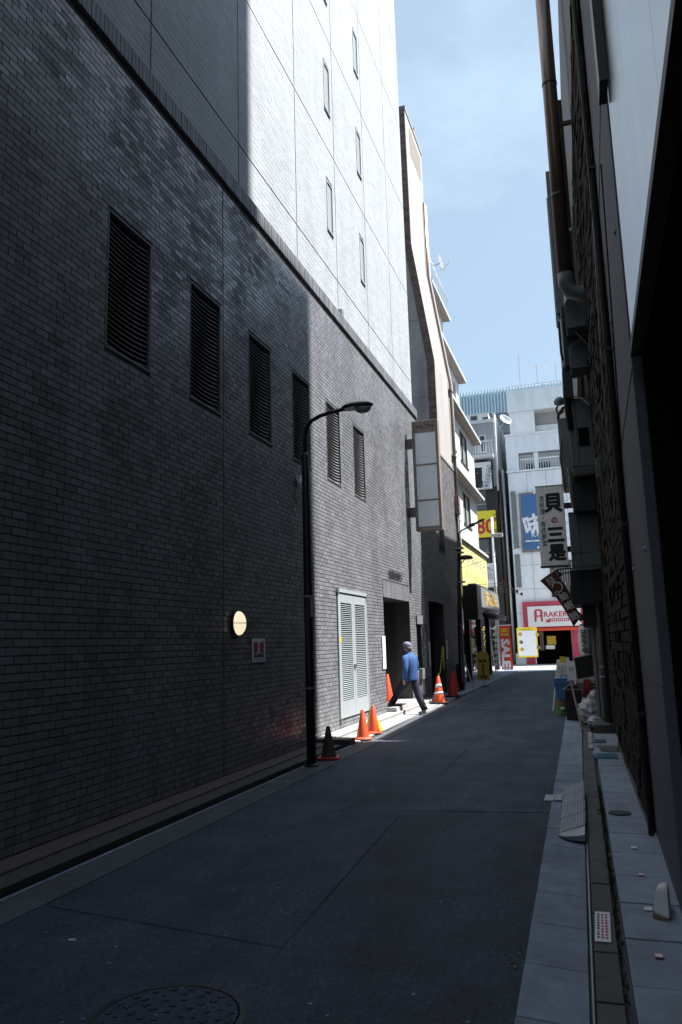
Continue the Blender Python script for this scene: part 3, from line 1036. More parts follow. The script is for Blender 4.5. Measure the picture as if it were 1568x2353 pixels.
place(field_mesh(bs, (np.array([0, Y2, 0.]), np.array([1., 0, 0]), np.array([0, -1., 0]), .016, .002, .004), 'edge_bricks'), 'edge_bricks', 'brownbrick', b2, kind='stuff')
box('roof_slab', 'concrete', b2, -14, -5.28, Y2 - .03, Y2E + .03, 21.6, 21.75)
# flat dark panel standing in for a shaded opening near the top
box('roof_opening', 'soffit', b2, -5.304, -5.296, 26.7, 28.7, 20.2, 21.3)
# downpipes at the joint
for yy, rr, m_ in ((28.72, .045, 'copper'), (28.98, .055, 'white')):
    MB().tube([(-4.58, yy, 4.9), (-4.58, yy, 11.5), (-5.22, yy, 16.1), (-5.24, yy, 19.3)], rr, 8).build('downpipe', m_, b2, smooth=True)
for z in (6.1, 8.6, 11.2):
    box('pipe_clamp', 'copper', b2, -4.66, -4.52, 28.62, 29.05, z, z + .07)
box('chimney_stub', 'brownbrick', b2, -5.9, -5.45, 28.5, 28.9, 21.75, 22.6)
mb_ = thing('meter_box', 'grey meter box with cables high beside the white downpipe', 'meter box', (-4.55, 28.7, 6.4))
box('upper_cover', 'signframe', mb_, -4.6, -4.45, 28.5, 28.85, 6.72, 7.05)
box('lower_cover', 'signframe', mb_, -4.6, -4.45, 28.5, 28.85, 6.36, 6.70)
for dy in (0, .1, .2):
    MB().tube([(-4.53, 28.56 + dy, 6.36), (-4.53, 28.56 + dy, 5.0)], .018, 6).build('conduit', 'alu', mb_)

# ================================================================== LEFT: WHITE BUILDING WITH EAVES
b3 = thing('white_eaved_building', 'white building with deep brown-soffited eaves over each row of windows', 'building', (-7, 34, 0))
BY0, BY1 = 29.05, 38.0
fl = [(3.3, 5.75, -5.06), (5.75, 8.6, -5.06), (8.6, 11.45, -5.06), (11.45, 14.75, -5.62), (14.75, 18.2, -6.25)]
ops = {1: [(30.45, 32.35, 6.7, 8.25), (33.55, 35.75, 6.75, 8.25)], 2: [(30.6, 32.4, 9.7, 11.1), (33.6, 35.8, 9.6, 11.1)],
       3: [(30.6, 33.0, 12.6, 14.3), (34.0, 37.0, 12.6, 14.3)], 4: [(30.6, 33.0, 15.9, 17.7), (34, 37, 15.9, 17.7)]}
for i, (z0, z1, xw) in enumerate(fl):
    hs = ops.get(i, [])
    wall_with_holes(xw - .3, xw, BY0, BY1, z0, z1 - .13, hs, MB()).build('wall', 'white', b3)
    box('floor_block', 'white', b3, -14, xw - .3, BY0, BY1, z0, z1 - .13)
    ext = xw + .40 if i > 0 else xw + .42
    e = MB().prism([(xw - .5, BY0 - .05, z1 - .13), (ext, BY0 - .05, z1 - .13), (ext, BY0 - .05, z1 - .02), (xw - .5, BY0 - .05, z1 + .05)], (0, BY1 - BY0 + .12, 0)).build('eave', 'white', b3)
    box('soffit', 'soffit', e, xw + .01, ext - .03, BY0, BY1 + .05, z1 - .145, z1 - .131)
    for (a, b, c, d) in hs:
        f = MB()
        f.box(xw - .12, xw - .04, a, a + .06, c, d).box(xw - .12, xw - .04, b - .06, b, c, d)
        f.box(xw - .12, xw - .04, a, b, d - .06, d).box(xw - .14, xw + .05, a - .06, b + .06, c - .05, c)
        mid = (a + b) / 2
        f.box(xw - .12, xw - .04, mid - .03, mid + .03, c, d)
        w = f.build('window', 'brown' if i < 3 else 'alu', b3)
        box('pane', 'curtain', w, xw - .11, xw - .09, a + .06, mid - .03, c, d - .06)
        box('pane', 'curtain', w, xw - .10, xw - .08, mid + .03, b - .06, c, d - .06)
for i in (3, 4):
    z0, z1, xw = fl[i]
    zb = z0 + .05
    rl = MB()
    for k in range(19):
        yy = BY0 + .1 + k * (BY1 - BY0 - .2) / 18
        rl.box(xw + .30, xw + .32, yy - .01, yy + .01, zb, zb + .95)
    rl.box(xw + .29, xw + .33, BY0, BY1, zb + .95, zb + 1.0)
    rl.build('railing', 'alu', b3)
rl = MB()
for k in range(12):
    yy = BY0 + .3 + k * .75
    rl.box(-5.95, -5.92, yy - .012, yy + .012, 18.2, 19.2)
rl.box(-5.96, -5.91, BY0, BY1, 19.2, 19.25)
rl.build('roof_railing', 'alu', b3)
sdh = thing('satellite_dish', 'white satellite dish on the roof railing against the sky', 'satellite dish', (-5.9, 33.0, 18.9))
dc = at_y(1011, 605, 33.0)
n_ = Vector((.85, .2, .35)).normalized()
a_ = n_.orthogonal().normalized()
b_ = n_.cross(a_)
MB().ring([[dc + n_ * (.10 * (r / .38) ** 2) + (a_ * math.cos(2 * math.pi * k / 18) + b_ * math.sin(2 * math.pi * k / 18)) * r for k in range(18)] for r in (.02, .15, .28, .38, .37, .02)]).build('dish', 'whiteplastic', sdh, smooth=True)
MB().tube([dc, dc - n_ * .25, Vector((-5.93, 33.0, 18.95))], .025, 6).build('mount', 'steel', sdh)
MB().tube([dc - Vector((0, 0, .34)), dc + n_ * .42 + Vector((0, 0, -.22)), dc + n_ * .46], .014, 5).build('feed_arm', 'steel', sdh)
# air conditioner on the facade
ac = thing('wall_air_conditioner', 'tall white air conditioner with three grilles beside the far lamp pole', 'air conditioner', (-4.95, 29.6, 5.3))
box('case', 'whiteplastic', ac, -5.05, -4.62, 29.3, 29.75, 5.25, 6.75, bevel=.02)
for k in range(3):
    box('grille', 'dark', ac, -4.98, -4.70, 29.28, 29.302, 5.33 + k * .49, 5.71 + k * .49)
box('bracket', 'steel', ac, -5.05, -4.6, 29.25, 29.8, 5.17, 5.25)
# yellow sign wall under the lowest eave
box('sign_wall', 'awning', b3, -5.05, -4.74, 30.3, BY1 - .02, 3.35, 5.60)
for r_, (zz, hh) in enumerate(((5.0, .42), (4.35, .3), (3.85, .25))):
    text('居酒屋 海鮮 焼鳥 飲み放題' if r_ == 0 else ('生ビール 全品 二百八十円' if r_ == 1 else '年中無休 宴会承ります'), 'ochre' if r_ else 'grey', b3, (-4.74, 34.3, zz), YP, ZP, h=hh, w=6.4, name='lettering', bold=.01)
# ground floor: dark shop, its sign box, canopy and goods
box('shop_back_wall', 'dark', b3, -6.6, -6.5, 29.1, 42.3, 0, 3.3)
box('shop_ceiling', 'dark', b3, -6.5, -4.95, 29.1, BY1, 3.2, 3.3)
box('shop_side_wall', 'brown', b3, -6.5, -4.75, 29.06, 29.3, 0, 3.3)
for yy in (31.6, 34.9, 37.9):
    box('shop_pillar', 'black', b3, -5.0, -4.78, yy, yy + .25, 0, 3.2)
for yy in (30.2, 33.2, 36.3):
    box('shop_glass', 'glass', b3, -5.35, -5.33, yy - .9, yy + 1.3, .3, 2.6)
box('yellow_panel', 'yellowsign', b3, -4.93, -4.88, 29.5, 30.6, 2.35, 3.45)
for (yy, zz, mm, hh) in ((29.9, 1.5, 'orange', .7), (30.5, .9, 'greencan', .5), (31.2, 1.6, 'rust', .6), (32.4, 1.2, 'redsign', .8), (33.0, .6, 'ochre', .5), (34.2, 1.5, 'paper', .5), (35.4, 1.1, 'yellowsign', .7), (36.9, 1.4, 'rednight', .9)):
    box('shop_poster', mm, b3, -5.32, -5.30, yy, yy + .45, zz, zz + hh)
box('yellow_panel', 'yellowsign', b3, -4.75, -4.70, 29.3, 29.48, 2.5, 3.2)
sb = thing('shop_sign_box', 'long dark sign box with faded orange lettering over the left shops', 'sign', (-4.6, 35, 3.0))
MB().prism([(-4.92, 31.5, 2.98), (-4.36, 31.5, 2.98), (-4.42, 31.5, 3.95), (-4.92, 31.5, 3.95)], (0, 7.6, 0)).build('case', 'black', sb)
MB().add([(-4.352, 31.7, 3.02), (-4.352, 39.0, 3.02), (-4.412, 39.0, 3.9), (-4.412, 31.7, 3.9)], [(0, 1, 2, 3)]).build('face', 'steel', sb)
text('天ぷら', 'ochre', sb, (-4.375, 36.0, 3.46), YP, Vector((-.06, 0, .88)), h=.62, w=4.2, bold=.03, depth=.01)
bb = thing('end_sign_box', 'black box sign seen end on above the shop front', 'sign', (-4.45, 30.4, 2.5))
box('case', 'black', bb, -4.72, -4.18, 30.0, 31.2, 2.48, 3.78, bevel=.01)
cy = thing('rolled_awning', 'dark rolled awning over the shop at the corner', 'awning', (-4.3, 36, 2.6))
MB().tube([(-4.3, 33.2, 2.72), (-4.2, 39.5, 2.72)], .13, 10).build('roll', 'dark', cy, smooth=True)
for yy in (33.4, 36.4, 39.2):
    MB().tube([(-4.9, yy, 2.95), (-4.25, yy, 2.72)], .02, 6).build('arm', 'steel', cy)

# ================================================================== FAR LAMP POLE WITH CABLES
up = thing('utility_pole', 'black iron pole with lamp arm, round loudspeaker and service boxes', 'pole', (-4.3, 26.2, .05))
MB().tube([(-4.33, 26.2, .0), (-4.27, 26.2, 2.6), (-4.17, 26.2, 5.1)], [.085, .075, .05], 12).build('post', 'black', up, smooth=True)
MB().tube([(-4.17, 26.2, 5.0), (-4.15, 26.2, 5.28), (-4.05, 26.2, 5.38), (-3.8, 26.2, 5.48), (-3.72, 26.2, 5.51)], .026, 8).build('lamp_arm', 'black', up, smooth=True)
MB().hexa([(-3.78, 26.13, 5.46), (-3.58, 26.12, 5.52), (-3.58, 26.28, 5.52), (-3.78, 26.27, 5.46), (-3.80, 26.13, 5.56), (-3.60, 26.12, 5.62), (-3.60, 26.28, 5.62), (-3.80, 26.27, 5.56)]).build('ballast', 'black', up, bevel=.02)
MB().hexa([(-3.58, 26.14, 5.55), (-3.25, 26.14, 5.68), (-3.25, 26.26, 5.68), (-3.58, 26.26, 5.55), (-3.59, 26.14, 5.61), (-3.27, 26.14, 5.74), (-3.27, 26.26, 5.74), (-3.59, 26.26, 5.61)]).build('lamp_head', 'black', up, bevel=.012)
MB().lathe([(.26, 4.40), (.27, 4.44), (.22, 4.50), (.05, 4.53)], (-3.98, 26.2, 0), 18).build('speaker_horn', 'black', up, smooth=True)
MB().tube([(-4.2, 26.2, 4.2), (-4.05, 26.2, 4.32), (-3.98, 26.2, 4.42)], .02, 6).build('horn_bracket', 'black', up)
box('service_box', 'steel', up, -4.50, -4.34, 26.05, 26.3, 2.9, 3.42, bevel=.01)
box('ground_box', 'black', up, -4.50, -4.26, 26.28, 26.5, .05, .9)
for z in (3.6, 4.75, 4.6):
    MB().box(-4.42, -4.02, 26.1, 26.3, z, z + .05).build('crossarm', 'steel', up)
for k, z in enumerate((4.2, 4.35, 3.4, 2.2)):
    MB().tube([(-4.3 + .02 * k, 26.12, .3), (-4.27, 26.1, z * .6), (-4.22, 26.1, z)], .014, 5).build('conduit', 'steel' if k % 2 else 'black', up)
def cable(label, a, b, sag, r=.008, n=14):
    a, b = Vector(a), Vector(b)
    pts = []
    for k in range(n + 1):
        t = k / n
        p = a.lerp(b, t)
        p.z -= sag * 4 * t * (1 - t)
        pts.append(p)
    o = MB().tube(pts, r, 5).build('overhead_cable', 'black')
    return tag(o, label, 'cable', 'overhead cables across the alley')
cable('thin overhead cable running from far pole past the blue sign', (-4.2, 26.2, 4.7), (-.4, 37, 8.2), .2)
cable('lower thin cable from far pole to right-hand buildings', (-4.2, 26.2, 4.1), (-.45, 36, 7.0), .2)
# antennas stretched over the shop sign
an = thing('shop_antenna', 'row of thin rods with clips above the dark sign box', 'antenna', (-4.6, 36, 4.0))
for k in range(5):
    MB().tube([(-4.9, 32.5 + k * .9, 3.96 + .02 * k), (-3.9 + .16 * k, 37.0 + .5 * k, 4.28 - .11 * k)], .012, 5).build('rod', 'black', an)
    MB().box(-3.95 + .16 * k, -3.85 + .16 * k, 36.95 + .5 * k, 37.05 + .5 * k, 4.22 - .11 * k, 4.36 - .11 * k).build('clip', 'brown', an)

# ================================================================== SHOP GOODS AND SIGNS ON THE LEFT PAVEMENT
os_ = thing('camera_shop_sign', 'round-topped ochre stand sign with black vertical lettering', 'stand sign', (-4.0, 29.0, .006))
yo = 29.0
xo = at_y(1111, 1530, yo).x
zt = at_y(1111, 1496, yo).z
zb = at_y(1111, 1563, yo).z
pts = [(xo - .23, yo, zb), (xo + .21, yo, zb)]
for k in range(13):
    a = math.pi * k / 12
    pts.append((xo - .01 + .22 * math.cos(a), yo, zt - .22 + .22 * math.sin(a)))
MB().prism(pts, (0, .06, 0)).build('board', 'ochre', os_, bevel=.01)
text('新宿', 'ink', os_, (xo - .01, yo - .001, zt - .36), XP, ZP, h=.11, w=.27, thick=.004)
text('中\n古\nカ\nメ\nラ', 'ink', os_, (xo - .005, yo - .001, zt - .68), XP, ZP, h=.46, w=.115, thick=.004, line=.95)
text('市場', 'ink', os_, (xo, yo - .001, zb + .1), XP, ZP, h=.11, w=.27, thick=.004)
MB().tube([(xo, yo + .03, zb), (xo, yo + .03, .06)], .022, 6).build('stem', 'yellow', os_)
MB().lathe([(.2, .008), (.2, .03), (.05, .06)], (xo, yo + .03, 0), 14).build('foot', 'iron', os_)
af = thing('folding_easel', 'pale folding easel leaning at the dark shop front', 'easel', (-4.3, 27.6, .05))
MB().tube([at_y(1068, 1517, 27.4), at_y(1088, 1582, 27.2)], .028, 6).build('leg', 'alu', af)
MB().tube([at_y(1068, 1517, 27.4), at_y(1063, 1572, 28.2)], .02, 6).build('leg', 'steel', af)
MB().tube([at_y(1064, 1547, 27.8), at_y(1072, 1552, 27.7)], .012, 6).build('stay', 'steel', af)
# cap rack
rk = thing('cap_rack', 'white wire rack of caps at the corner shop', 'rack', (-5.2, 40.5, .05))
for x in (-5.45, -5.12, -4.86):
    MB().tube([(x, 40.6, .05), (x + .02, 40.6, 2.35)], .022, 6).build('upright', 'whiteplastic', rk)
MB().tube([(-5.10, 40.5, 1.75), (-4.80, 39.6, .06)], .035, 6).build('leaning_post', 'whiteplastic', rk)
for z in (.5, 1.1, 1.7, 2.25):
    MB().tube([(-5.5, 40.6, z), (-4.8, 40.6, z)], .012, 5).build('crossbar', 'whiteplastic', rk)
base = None
k = 0
nth = ['top', 'second', 'third', 'fourth', 'fifth', 'sixth', 'seventh']
for cidx, (xc, mm, nm) in enumerate(((-4.80, 'whiteplastic', 'white cap in the sunlit column of the rack'), (-5.33, 'ochre', 'dull green-yellow cap in the shaded column of the rack'))):
    for r_ in range(7 if cidx == 0 else 5):
        z = 2.2 - r_ * .30
        cp = thing('cap', nth[r_] + ' ' + nm, 'cap', (xc, 40.45, z), random.uniform(-.4, .4), 'caps on the corner rack')
        q = MB().lathe([(.125, 0), (.125, .05), (.10, .11), (.05, .145), (.01, .155)], (0, 0, 0), 12).build('crown', mm, smooth=True)
        q.parent = cp
        q = MB().add([(-.1, -.07, .01), (.1, -.07, .01), (.08, -.24, -.02), (-.08, -.24, -.02), (-.1, -.07, .022), (.1, -.07, .022), (.08, -.24, -.008), (-.08, -.24, -.008)], [(0, 1, 2, 3), (4, 5, 6, 7), (0, 1, 5, 4), (1, 2, 6, 5), (2, 3, 7, 6), (3, 0, 4, 7)]).build('peak', mm)
        q.parent = cp
# banner and its posts
bn = thing('sale_banner', 'red sale banner with white vertical letters at the sunlit corner', 'banner', (-4.6, 43.5, .006))
rows = []
for i in range(9):
    t = i / 8
    rows.append([(-4.98 + .62 * s + .03 * t, 43.5 + .04 * math.sin(s * 5 + t * 6), 2.42 - 2.36 * t) for s in (0, .25, .5, .75, 1)])
MB().sheet(rows).build('cloth', 'flagred', bn, smooth=True)
text('ABC', 'yellowsign', bn, (-4.66, 43.44, 2.17), XP, ZP, h=.2, w=.42, bold=.03, depth=.01)
text('MART', 'yellowsign', bn, (-4.66, 43.44, 1.94), XP, ZP, h=.17, w=.42, bold=.03, depth=.01)
text('SALE', 'paper', bn, (-4.67, 43.42, .95), Vector((0, 0, -1)), XP, h=.46, w=1.55, bold=.05, depth=.01)
text('開催中', 'paper', bn, (-4.66, 43.44, .1), XP, ZP, h=.13, w=.4, bold=.03, depth=.01)
MB().tube([(-5.02, 43.52, .0), (-5.0, 43.52, 2.55)], .018, 6).build('pole', 'alu', bn)
MB().tube([(-5.0, 43.52, 2.45), (-4.3, 43.52, 2.45)], .012, 6).build('top_rod', 'alu', bn)
cp_ = thing('corner_post', 'dark brown square post on round foot at the street corner', 'post', (-5.1, 42.8, .006))
MB().hexa([(-5.23, 42.7, .05), (-4.98, 42.7, .05), (-4.98, 42.95, .05), (-5.23, 42.95, .05), (-5.25, 42.7, 2.5), (-5.08, 42.7, 2.5), (-5.08, 42.9, 2.5), (-5.25, 42.9, 2.5)]).build('shaft', 'brown', cp_)
MB().lathe([(.36, .006), (.36, .06), (.28, .09)], (-5.12, 42.85, 0), 18).build('foot', 'offwhite', cp_)
wp = thing('white_street_pole', 'slim pale street pole with a side arm before the grey building', 'pole', (-5.05, 43.2, 0))
MB().tube([(-5.05, 43.2, 0), (-4.95, 43.2, 8.42)], [.085, .07], 10).build('shaft', 'offwhite', wp, smooth=True)
MB().box(-5.05, -4.42, 43.1, 43.35, 7.3, 7.5).build('lamp_arm', 'offwhite', wp, bevel=.02)

# ================================================================== END OF THE STREET
def rect_y(x0, y0, x1, y1, Y):
    a, b = at_y(x0, y0, Y), at_y(x1, y1, Y)
    return min(a.x, b.x), max(a.x, b.x), min(a.z, b.z), max(a.z, b.z)
YB = 54.0
# --- grey building on the left of the far side
b4 = thing('grey_sign_building', 'narrow grey building with stacked shop signs at the street end', 'building', (-7, 56, 0))
xr = at_y(1135, 1000, YB).x
zt = at_y(1110, 946, YB).z
zg = at_y(1105, 1000, YB).z
z4 = at_y(1110, 968, YB).z
box('lower_body', 'dark', b4, -13, xr, YB, 66, 0, 12.3)
box('upper_body', 'grey', b4, -13, xr - .01, YB, 66, 12.3, z4)
box('side_wall', 'white', b4, xr - .01, xr + .12, YB + .1, 60, 12.0, z4 + .6)
box('penthouse', 'offwhite', b4, -13, xr - .35, YB + .3, 64, z4, zt)
box('parapet', 'white', b4, -13, xr + .05, YB - .05, YB + .2, z4 - .12, z4 + .12)
for (a, b, c, d) in (rect_y(1080, 955, 1096, 968, YB), rect_y(1108, 957, 1122, 966, YB)):
    box('penthouse_window', 'glass', b4, a, b, YB + .27, YB + .299, c, d)
a, b, c, d = rect_y(1100, 1000, 1119, 1040, YB)
w_ = box('balcony_door', 'alu', b4, a, b, YB - .03, YB - .001, c, d)
box('pane', 'glass', w_, a + .1, b - .1, YB - .04, YB - .031, c + .1, d - .1)
a, b, c, d = rect_y(1094, 1016, 1133, 1041, YB - 1)
bl_ = box('balcony', 'white', b4, a - 1.5, b, YB - 1, YB, c - .2, c)
for k in range(16):
    xx = b - .05 - k * .19
    box('baluster', 'white', bl_, xx - .025, xx + .025, YB - 1, YB - .95, c, d)
box('handrail', 'white', bl_, a - 1.5, b + .02, YB - 1.03, YB - .92, d, d + .07)
a, b, c, d = rect_y(1098, 1043, 1120, 1068, YB)
box('dark_window', 'glass', b4, a - .5, b, YB - .03, YB - .002, c, d)
a, b, c, d = rect_y(1085, 1068, 1134, 1124, YB)
s_ = box('white_sign', 'signwhite', b4, a, b, YB - .5, YB - .15, c, d)
box('sign_edge', 'dark', s_, b, b + .09, YB - .52, YB - .13, c - .1, d + .1)
cc = at_y(1120, 1096, YB - .5)
text('純米酒活性国', 'ink', s_, (cc.x + .08, YB - .5, cc.z), Vector((0, 0, -1)), XP, h=.26, w=1.45, depth=.01, rot=-.25, bold=.01)
fr_ = MB()
ux = Vector((math.sin(.25), 0, math.cos(.25)))
vx = Vector((math.cos(.25), 0, -math.sin(.25)))
c3 = Vector((cc.x + .08, YB - .515, cc.z))
for s in (-1, 1):
    fr_.obox(c3 + vx * .2 * s, vx * .012, Vector((0, .004, 0)), ux * .82)
    fr_.obox(c3 + ux * .82 * s, vx * .2, Vector((0, .004, 0)), ux * .012)
fr_.build('stamp_frame', 'ink', s_)
c5 = at_y(1098, 1098, YB - .5)
text('酒\n場', 'ink', s_, (c5.x - .08, YB - .5, c5.z), XP, ZP, h=1.4, w=.8, thick=.05, depth=.01)
a, b, c, d = rect_y(1085, 1176, 1142, 1232, YB - .5)
s_ = box('yellow_sign', 'yellowsign', b4, a, b, YB - .5, YB - .15, c, d)
c5 = at_y(1113, 1208, YB - .5)
text('280', 'redink', s_, (c5.x - .22, YB - .5, c5.z - .05), XP, ZP, h=1.0, w=1.75, thick=.03, depth=.01)
c5 = at_y(1138, 1190, YB - .5)
text('一\n本', 'ink', s_, (c5.x - .02, YB - .5, c5.z), XP, ZP, h=.5, w=.25, thick=.006, depth=.01)
c5 = at_y(1137, 1222, YB - .5)
text('円', 'ink', s_, (c5.x - .02, YB - .5, c5.z), XP, ZP, h=.33, w=.3, thick=.006, depth=.01)
a, b, c, d = rect_y(1095, 1296, 1143, 1348, YB - .5)
s_ = box('white_map_sign', 'signwhite', b4, a, b, YB - .5, YB - .15, c, d)
c5 = at_y(1137, 1315, YB - .5)
text('ようこそ', 'ink', s_, (c5.x, YB - .5, c5.z), Vector((0, 0, -1)), XP, h=.2, w=.8, thick=.006, depth=.01)
mp_ = MB()
for k in range(9):
    c6 = at_y(1117 + 1.6 * k, 1302 + 4.4 * (k % 5), YB - .5)
    mp_.tube([(c6.x - .2, YB - .505, c6.z), (c6.x, YB - .505, c6.z + .1 * math.sin(k)), (c6.x + .2, YB - .505, c6.z - .12 * math.cos(k * 2))], .012, 4)
for k in range(4):
    c6 = at_y(1126, 1321 + 3 * k, YB - .5)
    mp_.tube([(c6.x - .3, YB - .505, c6.z), (c6.x + .3, YB - .505, c6.z)], .008, 4)
    c6 = at_y(1119 + 4 * k, 1326, YB - .5)
    mp_.tube([(c6.x, YB - .505, c6.z - .25), (c6.x, YB - .505, c6.z + .25)], .008, 4)
mp_.build('map_lines', 'ink', s_)
for z0, z1 in ((9.95, 12.2), (6.75, 8.6)):
    w_ = box('dark_glazing', 'glass', b4, -12, xr - .8, YB - .04, YB - .002, z0, z1)
    box('transom', 'steel', w_, -12, xr - .8, YB - .06, YB - .041, (z0 + z1) / 2 - .04, (z0 + z1) / 2 + .04)
for k, (xx, r_) in enumerate(((xr + .12, .16), (xr + .42, .1))):
    MB().tube([(xx, YB + .4, 0), (xx, YB + .4, 13.5)], r_, 8).build('downpipe', 'brown' if k == 0 else 'alu', b4, smooth=True)
d2 = thing('satellite_dish', 'white satellite dish between the two far buildings', 'satellite dish', (xr + .3, YB + .3, 15))
dc = at_y(1162, 965, YB + .3)
n_ = Vector((.3, -.85, .35)).normalized()
a_ = n_.orthogonal().normalized()
b_ = n_.cross(a_)
MB().ring([[dc + n_ * (.1 * (r / .5) ** 2) + (a_ * math.cos(2 * math.pi * k / 16) * .55 + b_ * math.sin(2 * math.pi * k / 16)) * r for k in range(16)] for r in (.02, .25, .5, .49, .02)]).build('dish', 'whiteplastic', d2, smooth=True)
MB().tube([dc, dc - Vector((.4, -.1, .5))], .03, 6).build('mount', 'steel', d2)

# --- white building with the restaurant
rb = thing('restaurant_building', 'white panelled building with red restaurant front at the street end', 'building', (-2, 56, 0))
RL, RR = at_y(1163, 985, YB).x - .1, 7.0
hz1 = at_y(1165, 1085, YB).z                    # string course
hz2 = at_y(1165, 1000, YB).z                    # balcony parapet
hz3 = at_y(1170, 903, YB).z
dz0 = 0.0
DR = rect_y(1228, 1450, 1318, 1525, YB)
wo_ = [(DR[0], DR[1], 0, DR[3])]
LG = rect_y(1193, 1043, 1290, 1075, YB)
def wall_y(y0, y1, x0, x1, z0, z1, hs, mbx):
    xs = sorted({x0, x1, *[h[0] for h in hs], *[h[1] for h in hs]})
    for a, b in zip(xs[:-1], xs[1:]):
        z = z0
        for (p, q) in sorted([(h[2], h[3]) for h in hs if h[0] <= a + 1e-6 and h[1] >= b - 1e-6]):
            if p > z + 1e-6:
                mbx.box(a, b, y0, y1, z, p)
            z = max(z, q)
        if z < z1 - 1e-6:
            mbx.box(a, b, y0, y1, z, z1)
    return mbx
SG = rect_y(1197, 1138, 1250, 1263, YB)
wall_y(YB, YB + .4, RL, RR, 0, hz2, [(DR[0], DR[1], -.1, DR[3]), (LG[0], LG[1] + 1.2, LG[2], LG[3])], MB()).build('front_wall', 'grey', rb)
# stone panels on the front, each its own piece
xs_ = [RL + .02]
while xs_[-1] < 3:
    xs_.append(xs_[-1] + 1.28)
zs_ = [hz1 - .1 - 1.62 * k for k in range(9)]
RW = rect_y(1206, 1265, 1330, 1383, YB)
for i in range(len(xs_) - 1):
    for j in range(len(zs_) - 1):
        x0, x1, z1, z0 = xs_[i] + .012, xs_[i + 1] - .012, zs_[j] - .012, zs_[j + 1] + .012
        z0 = max(z0, 0.02)
        if z1 - z0 < .1 or (x1 > DR[0] - .1 and z0 < DR[3] + .2 and x0 < DR[1] + .4):
            if x0 < DR[0] - .15 and z1 > z0:
                x1 = min(x1, DR[0] - .12)
            else:
                continue
        if x1 - x0 < .1:
            continue
        MB().box(x0, x1, YB - .04, YB - .001, z0, z1).build('stone_panel', 'farwhite', rb)
zq = zs_[0] + .02
while zq < hz2 - .2:
    break
box('plain_band', 'farwhite', rb, RL, LG[0] - .05, YB - .03, YB - .001, hz1 + .04, hz2 - .1)
box('plain_band', 'farwhite', rb, LG[0] - .05, RR, YB - .03, YB - .001, LG[3] + .05, hz2 - .1)
box('string_course', 'farwhite', rb, RL - .05, RR, YB - .12, YB - .001, hz1 - .08, hz1 + .04)
box('parapet_cap', 'farwhite', rb, RL - .05, RR, YB - .1, YB + .45, hz2 - .1, hz2 + .02)
box('body', 'grey', rb, RL, RR, YB + 3, YB + 14, 0, hz2 - .1)
box('loggia_back', 'faroff', rb, LG[0] - .3, RR, YB + 1.6, YB + 1.7, LG[2] - .3, LG[3] + .4)
box('loggia_window', 'glass', rb, LG[0] + .3, LG[0] + 2.0, YB + 1.55, YB + 1.599, LG[2], LG[3] - .4)
rl = MB()
k = 0
xx = LG[0] + .05
while xx < LG[1] + 1.1:
    rl.box(xx - .02, xx + .02, YB + .1, YB + .14, LG[2] + .05, LG[3] - .45)
    xx += .17
rl.box(LG[0], LG[1] + 1.2, YB + .08, YB + .16, LG[3] - .45, LG[3] - .37)
rl.build('loggia_railing', 'farwhite', rb)
xm = at_y(1233, 1060, YB).x
box('loggia_post', 'farwhite', rb, xm - .15, xm + .15, YB - .02, YB + .2, LG[2], LG[3])
# set-back upper storeys
ux0 = at_y(1168, 920, YB + 1.5).x
uz = at_y(1168, 900, YB + 1.5).z
z5 = at_y(1200, 945, YB + 1.5).z
z6 = at_y(1240, 955, YB + 1.5).z
box('upper_storey', 'faroff', rb, ux0, RR, YB + 3.0, YB + 12, hz2, uz)
box('upper_fascia', 'faroff', rb, ux0 - .1, RR, YB + 1.4, YB + 3.0, z5, uz)
xm2 = at_y(1228, 960, YB + 1.5).x
box('upper_side_wall', 'faroff', rb, ux0, xm2, YB + 1.5, YB + 3.0, hz2, z5)
box('upper_panel', 'faroff', rb, xm2, RR, YB + 2.2, YB + 2.3, hz2, hz2 + 1.05)
box('upper_lintel', 'cream', rb, xm2, RR, YB + 2.6, YB + 2.7, z5 - 1.5, z5)
box('roof_rail', 'alu', rb, ux0, RR, YB + 1.5, YB + 1.56, uz + .3, uz + .36)
for k in range(10):
    box('roof_rail_post', 'alu', rb, ux0 + .1 + k * .6, ux0 + .14 + k * .6, YB + 1.5, YB + 1.54, uz, uz + .3)
for (px, py, pb) in ((1193, 815, 880), (1233, 838, 882), (1277, 835, 880)):
    a1, a2 = at_y(px, py, YB + 6), at_y(px + 3, pb, YB + 6)
    at_ = thing('roof_antenna', {1193: 'leftmost thin antenna mast on the white far roof', 1233: 'middle antenna with crossbar on the white far roof', 1277: 'rightmost thin antenna mast on the far roof'}[px], 'antenna', (a2.x, YB + 6, uz), 0, 'antennas on the far roofs')
    MB().tube([(a2.x, YB + 6, uz), (a2.x, YB + 6, a1.z)], .02, 5).build('mast', 'steel', at_)
    if px == 1233:
        MB().tube([(a2.x - .5, YB + 6, a1.z - .1), (a2.x + .9, YB + 6, a1.z - .35)], .018, 5).build('boom', 'steel', at_)
        for k in range(6):
            MB().tube([(a2.x - .4 + .22 * k, YB + 5.8, a1.z - .13 - .04 * k), (a2.x - .4 + .22 * k, YB + 6.2, a1.z - .13 - .04 * k)], .01, 4).build('element', 'steel', at_)
